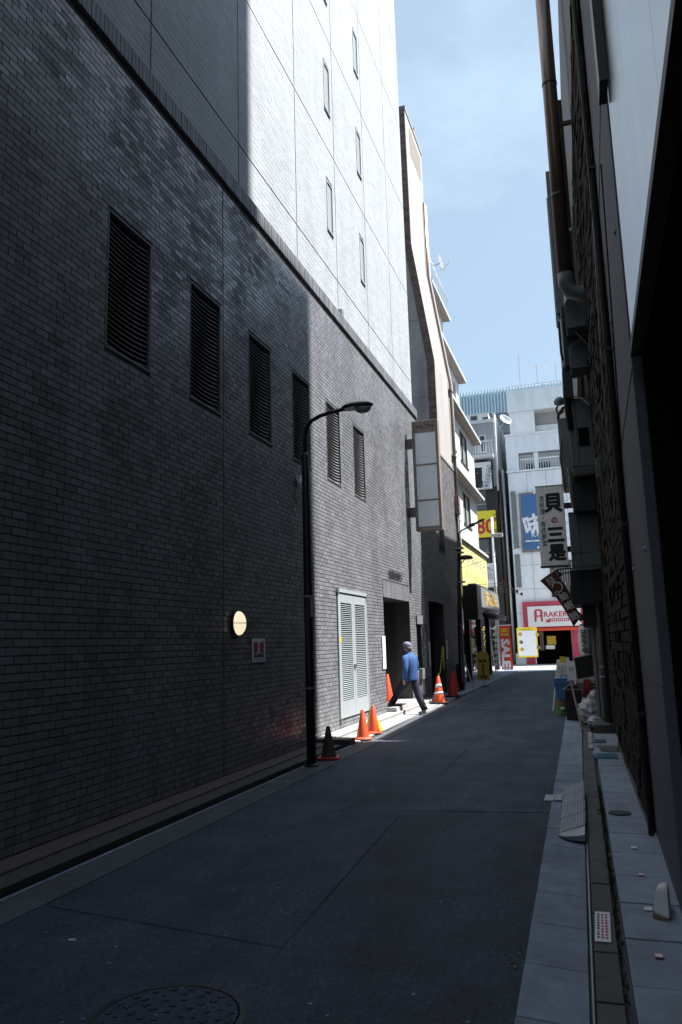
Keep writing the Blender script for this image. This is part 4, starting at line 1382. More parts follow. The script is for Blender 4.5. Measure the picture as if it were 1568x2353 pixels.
# blue hanging sign with its lamps
BS = box('blue_sign', 'bluesign', rb, SG[0], SG[1] + .6, YB - .16, YB - .05, SG[2], SG[3])
fb = MB()
fb.box(SG[0] - .14, SG[0], YB - .18, YB - .05, SG[2] - .12, SG[3] + .12).box(SG[0], SG[1] + .6, YB - .18, YB - .05, SG[3], SG[3] + .12).box(SG[0], SG[1] + .6, YB - .18, YB - .05, SG[2] - .12, SG[2])
fb.build('frame', 'signframe', BS)
c5 = at_y(1222, 1205, YB - .16)
text('味', 'paper', BS, (c5.x + .12, YB - .16, c5.z), XP, ZP, h=1.35, w=1.15, thick=.05, depth=.01, rot=.2)
c5 = at_y(1233, 1228, YB - .16)
text('KOBAN', 'paper', BS, (c5.x + .55, YB - .16, c5.z), XP, ZP, h=.34, w=1.7, bold=.0, depth=.01)
c5 = at_y(1222, 1243, YB - .16)
box('rule', 'paper', BS, SG[0] + .15, SG[1] + .4, YB - .172, YB - .162, c5.z - .05, c5.z + .05)
for zz in (SG[3] - .05, SG[2] + .05):
    MB().lathe([(.02, zz), (.09, zz + .05), (.05, zz + .16)], (SG[0] + .95, YB - .35, 0), 10).build('spotlight', 'whiteplastic', BS)
# grey louvre strips left of the sign
for (a, b) in ((1130, 1260), (1275, 1350)):
    q = rect_y(1178, a, 1190, b, YB)
    xx = at_y(1184, 1200, YB).x
    box('louvre_strip', 'greybox', rb, xx - .17, xx + .17, YB - .1, YB - .041, q[2], q[3])
# upper wooden window
q = rect_y(1264, 1300, 1330, 1370, YB)
w_ = box('lattice_window', 'brown', rb, q[0], q[1] + .6, YB - .09, YB - .041, q[2], q[3] + .3)
for k in range(14):
    box('lattice_bar', 'steel', w_, q[0] + .1 + k * .16, q[0] + .14 + k * .16, YB - .11, YB - .091, q[2] + .8, q[3] + .2)
# red shop front
q = rect_y(1201, 1384, 1346, 1452, YB)
RT, RBm = at_y(1201, 1384, YB).z, DR[3]
rf = box('red_fascia', 'redsign', rb, q[0], q[1] + .5, YB - .3, YB - .041, RBm, RT)
box('red_lip', 'flagred', rf, q[0] + .5, q[1] + .4, YB - .42, YB - .301, RBm - .02, RBm + .16)
box('red_pier', 'redsign', rb, DR[0] - .62, DR[0] - .02, YB - .12, YB - .041, 0.02, RBm)
box('pier_base', 'white', rb, DR[0] - 1.3, DR[0] - .63, YB - .12, YB - .041, .02, .75)
box('red_pier', 'redsign', rb, DR[1] + .02, DR[1] + 1.0, YB - .12, YB - .041, .02, RBm)
q = rect_y(1213, 1395, 1312, 1438, YB)
SN = box('name_board', 'paper', rb, q[0], q[1] + .7, YB - .42, YB - .301, q[2], q[3])
c5 = at_y(1278, 1411, YB - .42)
text('RAKERU', 'redsign', SN, (c5.x + .15, YB - .42, c5.z), XP, ZP, h=.36, w=1.85, bold=.025, depth=.01)
c5 = at_y(1282, 1424, YB - .42)
rbn = MB().box(c5.x - .55, c5.x + .75, YB - .45, YB - .431, c5.z - .1, c5.z + .1)
rbn.prism([(c5.x - .8, YB - .44, c5.z - .16), (c5.x - .5, YB - .44, c5.z - .16), (c5.x - .5, YB - .44, c5.z + .03), (c5.x - .8, YB - .44, c5.z + .03), (c5.x - .7, YB - .44, c5.z - .06)], (0, .008, 0))
rbn.build('ribbon', 'redsign', SN)
for k in range(9):
    box('ribbon_mark', 'paper', SN, c5.x - .42 + k * .125, c5.x - .35 + k * .125, YB - .456, YB - .451, c5.z - .05, c5.z + .05)
c5 = at_y(1238, 1414, YB - .42)
em = MB()
em.prism([(c5.x - .27, YB - .44, c5.z - .42), (c5.x - .27, YB - .44, c5.z + .3), (c5.x - .16, YB - .44, c5.z + .4), (c5.x + .16, YB - .44, c5.z + .4), (c5.x + .27, YB - .44, c5.z + .3), (c5.x + .27, YB - .44, c5.z - .42), (c5.x + .15, YB - .44, c5.z - .42), (c5.x + .12, YB - .44, c5.z - .1), (c5.x - .12, YB - .44, c5.z - .1), (c5.x - .15, YB - .44, c5.z - .42)], (0, .015, 0))
em.build('emblem', 'redsign', SN)
box('emblem_mark', 'paper', SN, c5.x - .1, c5.x + .1, YB - .447, YB - .442, c5.z + .0, c5.z + .28)
# dark interior
box('interior', 'blackrough', rb, DR[0] - .5, DR[1] + .5, YB + 2.8, YB + 2.9, 0, 3)
box('interior_side', 'blackrough', rb, DR[0] - .6, DR[0] - .5, YB + .4, YB + 2.8, 0, 3)
box('interior_side', 'blackrough', rb, DR[1] + .5, DR[1] + .6, YB + .4, YB + 2.8, 0, 3)
xx = at_y(1246, 1480, YB + .6).x
box('interior_post', 'signframe', rb, xx - .13, xx + .13, YB + .7, YB + .9, .9, 2.6)
q = rect_y(1250, 1462, 1280, 1493, YB + .2)
pp = box('menu_poster', 'ochre', rb, q[0] + .2, q[1], YB + .15, YB + .2, q[2] + .35, q[3])
box('menu_card', 'paper', pp, q[0] + .1, q[1] - .1, YB + .14, YB + .149, q[2] + .05, q[2] + .3)
# poster case on the pavement
pc = thing('poster_case', 'yellow framed poster case standing before the red restaurant front', 'poster case', (-4.3, 51, .01))
q = rect_y(1187, 1443, 1238, 1510, 51)
box('frame', 'yellowsign', pc, q[0], q[1], 51, 51.12, q[2], q[3], bevel=.01)
box('poster', 'acryl', pc, q[0] + .07, q[1] - .07, 50.985, 50.999, q[2] + .1, q[3] - .2)
box('header', 'yellowsign', pc, q[0] + .05, q[1] - .05, 50.98, 50.999, q[3] - .19, q[3] - .03)
text('RAKERU', 'ink', pc, ((q[0] + q[1]) / 2, 50.98, q[3] - .11), XP, ZP, h=.08, w=.6, depth=.004)
text('SALE', 'paper', pc, (q[0] + .95, 50.985, (q[2] + q[3]) / 2), Vector((0, 0, -1)), XP, h=.4, w=1.2, bold=.05, depth=.004)
for (dx, dz, mm) in ((.22, 1.45, 'ochre'), (.25, .95, 'rust'), (.28, .5, 'ochre'), (1.28, 1.4, 'ochre'), (1.3, .6, 'rust')):
    MB().lathe([(.10, 0), (.12, .012), (.02, .02)], (0, 0, 0), 14).build('dish_picture', mm, pc).matrix_basis = Matrix.Translation((q[0] + dx, 50.984, q[2] + dz)) @ Matrix.Rotation(math.pi / 2, 4, 'X')
for o in pc.children:
    if o.name.startswith('dish_picture'):
        o.matrix_parent_inverse = full_world(pc).inverted()
for xx in (q[0] + .15, q[1] - .15):
    box('leg', 'steel', pc, xx - .03, xx + .03, 51.02, 51.08, 0.006, q[2])
# --- tall pale blue screened building far behind
fbld = thing('blue_screened_building', 'pale blue building with ribbed rooftop screen far behind the street end', 'building', (-6, 86, 0))
YF = 84.0
q0, q1 = at_y(1070, 897, YF), at_y(1290, 874, YF)
zb_ = at_y(1130, 950, YF).z
box('screen_back', 'bluescreen', fbld, q0.x - 1, q1.x + 4, YF + .25, YF + .5, zb_, q1.z - .2)
mbr = MB()
xx = q0.x - 1
while xx < q1.x + 4:
    mbr.box(xx, xx + .16, YF, YF + .24, zb_, q1.z - .05)
    xx += .34
mbr.build('screen_ribs', 'bluescreen', fbld, kind='stuff')
box('body', 'grey', fbld, q0.x - 1, q1.x + 4, YF + .5, YF + 20, 0, zb_ + .2)
for k in range(6):
    box('cladding_band', 'greybox', fbld, q0.x - 1, q1.x + 4, YF + .3, YF + .499, zb_ - 1.2 - k * 1.1, zb_ - .35 - k * 1.1)

# ================================================================== RIGHT: THE SHADED BUILDINGS
# --- nearest: white fascia over a dark recess, granite pier
r0 = thing('near_right_building', 'near right building with white metal fascia above a black recess', 'building', (2, 2, 0))
for k in range(7):
    ya = -3.0 + k * 1.13
    box('fascia_panel', 'fascia', r0, .36, .42, ya + .002, ya + 1.128, 3.42, 12.1)
box('fascia_trim', 'brown', r0, .345, .42, -3, 4.93, 3.36, 3.418)
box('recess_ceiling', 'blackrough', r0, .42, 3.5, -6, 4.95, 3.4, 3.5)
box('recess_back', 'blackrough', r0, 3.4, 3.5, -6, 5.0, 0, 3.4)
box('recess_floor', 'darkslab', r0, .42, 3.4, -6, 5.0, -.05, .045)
box('mass', 'dark', r0, .42, 9, -40, 5.88, 3.5, 20.0)  # unseen upper part, height set to keep sky light off the opposite wall
box('rear_block', 'dark', r0, .43, 9, 5.9, 7.19, 3.5, 12.0)
box('pier', 'pier', r0, .355, .42, 5.0, 7.18, 0, 12.1, bevel=.01)
box('recess_jamb', 'blackrough', r0, .50, .9, 4.78, 4.995, .0, 3.4)
box('flashing', 'black', r0, .30, .352, 4.66, 4.9, 5.1, 14)
for z in (1.35, 3.3, 5.6):
    box('pier_joint', 'dark', r0, .350, .356, 5.0, 7.18, z, z + .008)
MB().tube([(.335, 6.9, 3.0), (.335, 6.35, 4.1), (.335, 5.9, 5.3)], .006, 5).build('cable', 'black', r0)
MB().tube([(.30, 7.35, 5.75), (.27, 7.6, 4.3), (.28, 8.0, 2.9)], .006, 5).build('cable', 'galv', r0)
# --- rough stone building
r1 = thing('stone_building', 'tall dark building faced with rough brown split stone courses', 'building', (2, 10, 0))
th = math.atan2(-.02, 1)
uvec = np.array([-.02, 1, 0]) / math.hypot(.02, 1)
nvec = np.array([-1, -.02, 0]) / math.hypot(.02, 1)
Ow = np.array([RX(7.2), 7.2, 0])
def rbox(parent, name, m, y0, y1, off, dep, z0, z1, bevel=0.0, kind=None):
    """box lying along the right-hand building line: off = how far its face stands out"""
    pts = []
    for z in (z0, z1):
        for (yy, s) in ((y0, -off), (y0, dep), (y1, dep), (y1, -off)):
            pts.append((RX(yy) + s, yy, z))
    return MB().hexa(pts).build(name, m, parent, bevel=bevel, kind=kind)
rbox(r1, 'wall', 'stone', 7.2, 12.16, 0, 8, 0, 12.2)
rbox(r1, 'wall', 'stone', 12.161, 14.58, 0, 8, 0, 12.2)
bs, bi = field(Ow, uvec, nvec, 0.0, 5.75, .06, 9.0, .46, .118, .012, .03, [], jit=.010, tilt=.03, bond=.37, shift_jit=.15, vg=.02, seed=21)
def rsize(b):
    yc, zc = 7.2 + (b[0] + b[1]) / 2, (b[2] + b[3]) / 2
    d = math.hypot(yc, zc - CAMH)
    return 1 / d ** 2
od = sorted(range(len(bs)), key=lambda k: -rsize(bs[k]))
single_bricks([bs[k] for k in od[:280]], (bi[0], bi[1], bi[2], .03, .010, 0), 'stone_block', 'stone', r1, tilt=.02, seed=9)
me = field_mesh([bs[k] for k in range(len(bs)) if k not in set(od[:280])], bi, 'stone_courses')
place(me, 'stone_courses', 'stone', r1, kind='stuff')
rbox(r1, 'plinth', 'darkslab', 7.2, 13.0, .05, .2, 0, .055)
rbox(r1, 'dark_return', 'blackrough', 12.98, 14.4, .035, .1, .2, 9.0)
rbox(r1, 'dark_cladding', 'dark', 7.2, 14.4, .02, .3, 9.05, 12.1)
rbox(r1, 'corner_strip', 'stone', 14.4, 14.58, .10, .1, .2, 12.1)
# --- unseen block, added so its shadow darkens the near half of the hotel
ob = thing('shadow_block', 'unseen tall block added to cast the shadow on the hotel', 'building', (14, 13, 0))
box('main_block', 'grey', ob, 10.0, 17.0, 8.5, 15.86, 0, 46.0)
box('shadow_step', 'grey', ob, 10.0, 17.0, 15.861, 18.26, 0, 35.55)  # added lower step, shapes the shadow edge along the brick
for k in range(12):
    box('glass_band', 'glass', ob, 9.97, 9.999, 8.8, 15.5, 2.0 + 3.6 * k, 3.8 + 3.6 * k)
# --- low building and the taller one beyond
r3 = thing('low_right_building', 'low dark building in shade behind the hanging signs', 'building', (2, 19, 0))
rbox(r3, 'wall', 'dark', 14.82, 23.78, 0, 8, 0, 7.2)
rbox(r3, 'roof_edge', 'brown', 14.82, 23.78, .10, .1, 7.02, 7.22)
MB().tube([(RX(14.9) - .05, 14.9, 7.62), (RX(23.7) - .05, 23.7, 7.62)], .022, 6).build('roof_rail', 'steel', r3)
for k in range(5):
    yy = 15 + k * 2.15
    MB().tube([(RX(yy) - .05, yy, 7.2), (RX(yy) - .05, yy, 7.62)], .016, 6).build('rail_post', 'steel', r3)
rbox(r3, 'shop_opening', 'blackrough', 16.8, 22.5, .012, .05, .2, 2.6)  # flat black plate, the shade of the opening put into its colour
r4 = thing('far_right_building', 'mid height grey building beyond the low one, its edge against the sky', 'building', (2, 34, 0))
rbox(r4, 'wall', 'grey', 23.8, 31.6, 0.12, 8, 0, 13.2)
rbox(r4, 'wall', 'grey', 31.601, 43.7, 0.12, 8, 0, 10.6)
rbox(r4, 'stair_tower', 'grey', 23.9, 26.0, .34, .1, 3.5, 14.1)
rbox(r4, 'parapet', 'dark', 23.8, 31.6, .16, .1, 13.2, 13.45)
for j in range(3):
    for k in range(4):
        ya = 27.5 + 4 * k
        w_ = rbox(r4, 'window', 'alu', ya, ya + 1.9, .14, 0, 1.2 + 3 * j, 2.7 + 3 * j)
        rbox(w_, 'pane', 'glass', ya + .08, ya + 1.82, .15, 0, 1.28 + 3 * j, 2.62 + 3 * j)

# ================================================================== RIGHT: DUCTS, HOODS AND BOXES ON THE WALL
dp = thing('brown_duct', 'large brown metal duct running up the right wall to the top', 'duct', (.05, 11, 6.7))
MB().tube([(.0, 11.0, 6.85), (.0, 11.0, 12.6)], .105, 18).build('pipe', 'copper', dp, smooth=True)
for z in (8.05, 9.9, 11.9):
    MB().lathe([(.110, z), (.113, z + .01), (.110, z + .05)], (.0, 11.0, 0), 18).build('collar', 'brown', dp, smooth=True)
MB().tube([(.0, 11.0, 6.86), (.0, 11.02, 6.70), (.06, 11.03, 6.58), (.2, 11.03, 6.52), (.33, 11.03, 6.52)], .107, 16).build('elbow', 'greybox', dp, smooth=True)
MB().box(.10, RX(11) + .01, 10.97, 11.03, 9.2, 9.25).build('strap', 'brown', dp)
MB().box(.10, RX(11) + .01, 10.97, 11.03, 11.4, 11.45).build('strap', 'brown', dp)
gd = thing('grey_riser', 'square grey riser duct behind the brown duct', 'duct', (-.1, 13.9, 7.5))
MB().box(-.20, -.06, 13.7, 13.98, 7.4, 10.2).build('riser', 'greybox', gd, bevel=.01)
MB().box(-.22, -.16, 13.75, 13.9, 7.2, 9.7).build('side_pipe', 'steel', gd)
MB().box(-.1, RX(13.9) + .01, 13.8, 13.86, 9.0, 9.05).build('strap', 'steel', gd)
MB().box(-.1, RX(13.9) + .01, 13.8, 13.86, 7.8, 7.85).build('strap', 'steel', gd)
fx = thing('exhaust_bracket', 'black iron bracket shelf under the brown duct', 'bracket', (0, 11.7, 6.3))
MB().box(-.08, RX(11.8), 11.4, 12.1, 6.38, 6.44).build('shelf', 'black', fx)
MB().box(-.12, .1, 12.2, 12.8, 5.85, 6.9).build('cowl', 'black', fx, bevel=.03)
MB().tube([(-.07, 11.5, 6.4), (RX(11.5), 11.5, 5.9)], .02, 6).build('stay', 'black', fx)
MB().tube([(-.16, 12.5, 6.75), (-.16, 12.5, 6.2), (-.12, 12.5, 6.0)], .02, 6).build('hook', 'black', fx)
MB().box(-.16, -.02, 12.3, 12.5, 5.4, 5.9).build('filter_box', 'black', fx)
def hood(label, y, z0, z1, w, out):
    t = thing('vent_hood', label, 'vent hood', (RX(y), y, z0), 0, 'vent hoods on the right wall')
    xw = RX(y)
    pr = []
    n = 8
    prof = [(xw - out, z0)]
    for k in range(n + 1):
        a = math.pi / 2 * k / n
        prof.append((xw - out + out * .55 * (1 - math.cos(a)), z1 - .16 + .16 * math.sin(a)))
    prof += [(xw - .001, z1), (xw - .001, z0)]
    MB().prism([(x, y, z) for x, z in prof], (0, w, 0)).build('hood', 'greybox', t, bevel=.008)
    box('flange', 'steel', t, xw - .012, xw + .01, y - .03, y + w + .03, z0 - .02, z1 + .05)
    box('grille', 'dark', t, xw - out + .02, xw - .02, y + .02, y + w - .02, z0 - .02, z0 + .002)
    return t
hood('upper rounded grey vent hood on the right wall', 11.35, 6.16, 6.68, .30, .32)
hood('lower rounded grey vent hood on the right wall', 11.9, 5.72, 6.18, .34, .30)
bp_ = thing('bent_pipe', 'dark bent pipe curving down beside the lower vent hood', 'pipe', (-.1, 12.4, 5))
MB().tube([(.2, 12.45, 6.12), (.02, 12.45, 6.14), (-.08, 12.45, 6.05), (-.12, 12.45, 5.85), (-.13, 12.45, 5.45), (-.11, 12.45, 4.9)], .055, 10).build('pipe', 'brown', bp_, smooth=True)
MB().tube([(-.13, 12.45, 5.5), (.1, 12.3, 5.35), (.2, 12.2, 5.2)], .012, 5).build('stay', 'steel', bp_)
def wall_case(name, label, cat, px0, py0, px1, py1, Y, dep, m, seams=(), vseam=None, extra=None):
    a, b, c, d = rect_y(px0, py0, px1, py1, Y)
    t = thing(name, label, cat, ((a + b) / 2, Y, c))
    o = box('case', m, t, a, max(b, RX(Y) + .01), Y, Y + dep, c, d, bevel=.012)
    for z in seams:
        zz = c + (d - c) * z
        box('seam', 'dark', t, a - .003, b, Y - .004, Y + .002, zz - .006, zz + .006)
    if vseam:
        xx = a + (b - a) * vseam
        box('seam', 'dark', t, xx - .005, xx + .005, Y - .0045, Y + .002, c, d)
    return t, (a, b, c, d)
t, q = wall_case('equipment_case', 'large grey equipment case with dark opening high on the right wall', 'equipment case', 1303, 917, 1353, 1070, 12.45, 1.0, 'greybox', (.0,), .45)
box('opening', 'blackrough', t, q[0] + .13, q[1] + .05, 12.440, 12.446, q[2] + .32, q[2] + .62)  # thin black plate painted as the shaded inside of the case
t, q = wall_case('equipment_case', 'narrow grey equipment case behind and left of the large one', 'equipment case', 1281, 962, 1304, 1118, 15.0, .7, 'greybox', (.05,))
MB().tube([at_y(1286, 925, 15.0), at_y(1279, 940, 15.1), at_y(1283, 955, 15.0), at_y(1296, 945, 14.9)], .02, 6).build('loose_cable', 'brown', t)
MB().tube([at_y(1297, 935, 14.9), at_y(1284, 952, 15.0), at_y(1283, 962, 15.0)], .03, 6).build('hose', 'black', t)
MB().lathe([(.02, 0), (.1, .03), (.11, .1), (.06, .16), (.01, .17)], tuple(at_y(1287, 932, 15.0)), 12).build('cover', 'greybox', t, smooth=True)
MB().tube([at_y(1291, 1010, 14.9), at_y(1288, 1050, 14.9), at_y(1296, 1100, 14.9), at_y(1299, 1130, 14.9)], .018, 6).build('loose_cable', 'copper', t)
t, q = wall_case('meter_cabinet', 'grey metal cabinet with seams beside the white shop sign', 'cabinet', 1306, 1177, 1360, 1300, 13.5, .6, 'greybox', (.24, .97), .52)
t, q = wall_case('dark_wall_unit', 'dark unit between equipment case and the grey cabinet', 'equipment case', 1312, 1085, 1368, 1172, 13.2, .9, 'black')
MB().tube([at_y(1308, 1075, 13.3), at_y(1314, 1130, 13.3), at_y(1319, 1165, 13.4)], .035, 8).build('pale_pipe', 'signframe', t)
t, q = wall_case('dark_valance', 'black valance box above the shop entrance under the cabinet', 'valance', 1309, 1310, 1380, 1385, 14.2, 2.2, 'black')
t, q = wall_case('dark_valance', 'lower black valance box above the lantern', 'valance', 1337, 1385, 1390, 1440, 14.9, 1.2, 'black')
# --- white shop sign with brush lettering
SYR = 17.5
q = rect_y(1231, 1120, 1303, 1298, SYR)
ss = thing('shop_sign', 'tall white hanging shop sign with thick black brush characters', 'sign', (-.7, SYR, q[2]))
box('case', 'signwarm', ss, q[0], q[1] + .04, SYR, SYR + .2, q[2], q[3], bevel=.006)
box('edge', 'dark', ss, q[0] - .012, q[1] + .06, SYR - .01, SYR + .21, q[2] - .03, q[2])
box('edge', 'steel', ss, q[0] - .012, q[1] + .06, SYR - .01, SYR + .21, q[3], q[3] + .02)
for zz in (q[2] + .35, q[3] - .45):
    box('bracket', 'black', ss, q[1] + .04, RX(SYR) + .02, SYR + .06, SYR + .14, zz - .06, zz + .06)
cx_ = q[0] + .64 * (q[1] - q[0])
H_ = q[3] - q[2]
for chs, f, hh, ww, mm in (('貝', .785, .40, .36, 'ink'), ('の', .565, .135, .13, 'redink'), ('三', .385, .29, .33, 'ink'), ('是', .16, .34, .34, 'ink')):
    text(chs, mm, ss, (cx_ + .02 * (1 - f), SYR, q[2] + H_ * f), XP, ZP, h=hh, w=ww, thick=.019 if mm == 'ink' else .006, depth=.003, name='brush_character')
text('貝\n料\n理\n・\n有\n機\n野\n菜', 'ink', ss, (q[0] + .115, SYR, q[2] + H_ * .56), XP, ZP, h=1.13, w=.105, bold=.012, depth=.003, line=1.0)
# --- maroon banner on a slanted rod
mbn = thing('maroon_banner', 'maroon vertical banner tilted on a slanted rod under the shop sign', 'banner', (-.5, 17.0, 2.0))
A, B, Cc, D = at_y(1242, 1335, 17), at_y(1274, 1311, 17), at_y(1334, 1420, 17), at_y(1319, 1440, 17)
rows = []
for i in range(13):
    t_ = i / 12
    l, r = A.lerp(D, t_), B.lerp(Cc, t_)
    bul = .03 * math.sin(t_ * 7)
    side = Vector((.04 * math.sin(math.pi * t_), 0, .05 * math.sin(math.pi * t_)))
    rows.append([tuple(l.lerp(r, s) + Vector((0, bul * math.sin(s * 3 + .5), 0)) + side) for s in (0, .25, .5, .75, 1)])
MB().sheet(rows).build('cloth', 'maroon', mbn, smooth=True)
dn = ((D - A) + (Cc - B)).normalized()
rt = (B - A).normalized()
rt = (rt - dn * rt.dot(dn)).normalized()
mid0 = (A + B) / 2
def on_flag(t_, s):
    l, r = A.lerp(D, t_), B.lerp(Cc, t_)
    return l.lerp(r, s) + Vector((.04 * math.sin(math.pi * t_), -.045, .05 * math.sin(math.pi * t_)))
text('産直\n貝類', 'greywhite', mbn, on_flag(.12, .45), rt, -dn, h=.17, w=.17, bold=.01, depth=.004)
rg = MB()
c7 = on_flag(.30, .50)
rg.tube([c7 + rt * .105 * math.cos(a) - dn * .105 * math.sin(a) for a in [2.7 - k * .36 for k in range(14)]], .014, 6)
c8 = c7 + rt * -.075 + dn * .10
rg.tube([c8 + rt * .036 * math.cos(k * .63) - dn * .036 * math.sin(k * .63) for k in range(11)], .010, 6)
rg.build('ring_emblem', 'greywhite', mbn)
for t_, c_ in ((.50, '蛤'), (.69, '蜊'), (.88, '鮑')):
    text(c_, 'greywhite', mbn, on_flag(t_, .5), rt, -dn, h=.17, w=.17, thick=.007, depth=.004, name='brush_character')
MB().tube([A + Vector((-.02, 0, -.01)), B + (B - A) * .25], .010, 6).build('top_rod', 'whiteplastic', mbn)
MB().tube([B + Vector((.02, .02, .02)), Cc + Vector((.02, .02, 0))], .012, 6).build('side_rod', 'steel', mbn)
MB().tube([B, B + Vector((.25, .2, .05)), (RX(17.4), 17.4, 3.05)], .015, 6).build('arm', 'black', mbn)
# spotlights near it
for (px, py, lab) in ((1283, 1320, 'black spotlight left of the small white sign'), (1335, 1418, 'black spotlight under the black valance')):
    p = at_y(px, py, 17.3)
    sp_ = thing('spotlight', lab, 'spotlight', tuple(p), 0, 'spotlights by the shop sign')
    MB().tube([p + Vector((-.07, -.02, .09)), p + Vector((.04, 0, -.06))], [.05, .07], 10).build('head', 'black', sp_)
    MB().tube([p, p + Vector((.1, .1, .03)), Vector((RX(17.5), 17.5, p.z + .05))], .012, 6).build('arm', 'black', sp_)
# --- second small sign
q = rect_y(1300, 1336, 1327, 1393, 18.0)
s2 = thing('small_shop_sign', 'small white sign with black and red lettering behind the maroon banner', 'sign', (q[0], 18, q[2]))
box('case', 'signwarm', s2, q[0], q[1] + .02, 18, 18.14, q[2], q[3], bevel=.005)
text('貝\n料\n理', 'ink', s2, ((q[0] + q[1]) / 2 + .02, 18, (q[2] + q[3]) / 2 + .01), XP, ZP, h=.3, w=.1, thick=.004)
text('2F↑', 'redink', s2, ((q[0] + q[1]) / 2 + .01, 18, q[2] + .07), XP, ZP, h=.055, w=.16, thick=.004)
box('bracket', 'black', s2, q[1] + .02, RX(18) + .02, 18.03, 18.1, q[3] - .12, q[3] - .06)
# --- paper lantern
q = rect_y(1326, 1438, 1360, 1508, 18.5)
ln = thing('paper_lantern', 'white paper lantern with black brush writing by the timber post', 'lantern', ((q[0] + q[1]) / 2, 18.5, q[2]))
lc = Vector(((q[0] + q[1]) / 2 + .02, 18.5, 0))
R_ = (q[1] - q[0]) / 2 + .02
pf = []
nr = 22
for k in range(nr + 1):
    t_ = k / nr
    z = q[2] + (q[3] - q[2]) * t_
    pf.append((R_ * (0.55 + .45 * math.sin(math.pi * t_) ** .55) * (1 + (.018 if k % 2 else -.018)), z))
MB().lathe(pf, lc, 22).build('shade', 'signwhite', ln, smooth=True)
MB().lathe([(R_ * .6, q[3]), (R_ * .62, q[3] + .03)], lc, 16).build('rim', 'black', ln)
MB().lathe([(R_ * .6, q[2] - .03), (R_ * .62, q[2])], lc, 16).build('rim', 'black', ln)
text('は\nた\nら\nく\nな', 'ink', ln, (lc.x - .02, 18.5 - R_ * 1.03, (q[2] + q[3]) / 2), XP, ZP, h=.5, w=.11, thick=.006, depth=.004, line=.95)
MB().tube([lc + Vector((0, 0, q[3])), lc + Vector((0, 0, q[3] + .35))], .008, 5).build('cord', 'black', ln)

# ================================================================== RIGHT: THINGS ON THE FOOTWAY
# timber-look steel post and dark round pole
sp = thing('steel_channel_post', 'grey channel steel post with coloured tapes on the right footway', 'post', (0, 15.5, 0))
a0, a1 = at_y(1363, 1445, 15.5), at_y(1367, 1640, 15.5)
w_ = .115
xa = (a0.x + a1.x) / 2
MB().box(xa, xa + .055, 15.5, 15.56, .16, 1.86).build('flange', 'steel', sp)
MB().box(xa + .055, xa + .075, 15.53, 15.56, .16, 1.86).build('web', 'dark', sp)
MB().box(xa + .075, xa + .125, 15.5, 15.56, .16, 1.86).build('flange', 'steel', sp)
MB().box(xa - .01, xa + .13, 15.48, 15.58, .0, .16).build('foot', 'black', sp)
box('yellow_tape', 'yellow', sp, xa + .078, xa + .095, 15.495, 15.4995, 1.33, 1.52)
box('orange_tape', 'orange', sp, xa + .078, xa + .095, 15.495, 15.4995, 1.05, 1.25)
rp_ = thing('round_pole', 'dark brown round pole on a square concrete footing', 'pole', (.2, 15.0, 0))
MB().tube([(.16, 14.9, .17), (.16, 14.9, 3.2)], .115, 16).build('shaft', 'brown', rp_, smooth=True)
MB().box(-.12, .3, 14.4, 15.2, .0, .17).build('footing', 'darkslab', rp_, bevel=.015)
for z in (.95, 1.12):
    MB().lathe([(.118, z), (.118, z + .02)], (.16, 14.9, 0), 16).build('band', 'steel', rp_)
    MB().box(.02, .05, 14.77, 14.80, z, z + .03).build('bolt', 'alu', rp_, bevel=.005)
# A-frame menu board
mb2 = thing('menu_board', 'white A-frame menu board with a pale paper menu', 'menu board', (-.85, 19.3, 0))
p1, p2 = at_y(1282, 1517, 19.3), at_y(1322, 1522, 19.3)
f1 = Vector((p1.x - .17, 19.1, .005))
f2 = Vector((p2.x - .03, 19.1, .005))
MB().tube([p1, f1], .02, 6).build('leg', 'whiteplastic', mb2)
MB().tube([p2, f2], .02, 6).build('leg', 'whiteplastic', mb2)
MB().tube([p1 + Vector((0, .05, 0)), f1 + Vector((.1, .6, 0))], .02, 6).build('leg', 'whiteplastic', mb2)
MB().tube([p2 + Vector((0, .05, 0)), f2 + Vector((.1, .6, 0))], .02, 6).build('leg', 'whiteplastic', mb2)
MB().tube([p1, p2], .02, 6).build('rail', 'whiteplastic', mb2)
l1, l2 = p1.lerp(f1, .37), p2.lerp(f2, .37)
MB().tube([l1, l2], .016, 6).build('rail', 'whiteplastic', mb2)
MB().add([tuple(v) for v in (p1 + Vector((0.01, -.012, 0)), p2 + Vector((0, -.012, 0)), l2 + Vector((0, -.012, 0)), l1 + Vector((0.01, -.012, 0)))], [(0, 1, 2, 3)]).build('menu_sheet', 'signwarm', mb2)
mc = (p1 + p2 + l1 + l2) / 4
text('本日の\n日替り', 'rust', mb2, mc + Vector((-.08, -.03, .0)), XP, ZP, h=.22, w=.2, depth=.002)
text('定食', 'brown', mb2, mc + Vector((.12, -.03, .02)), XP, ZP, h=.1, w=.12, depth=.002)
MB().tube([p1.lerp(f1, .75), p1.lerp(f1, .75) + Vector((.08, .45, 0))], .012, 6).build('stay', 'black', mb2)
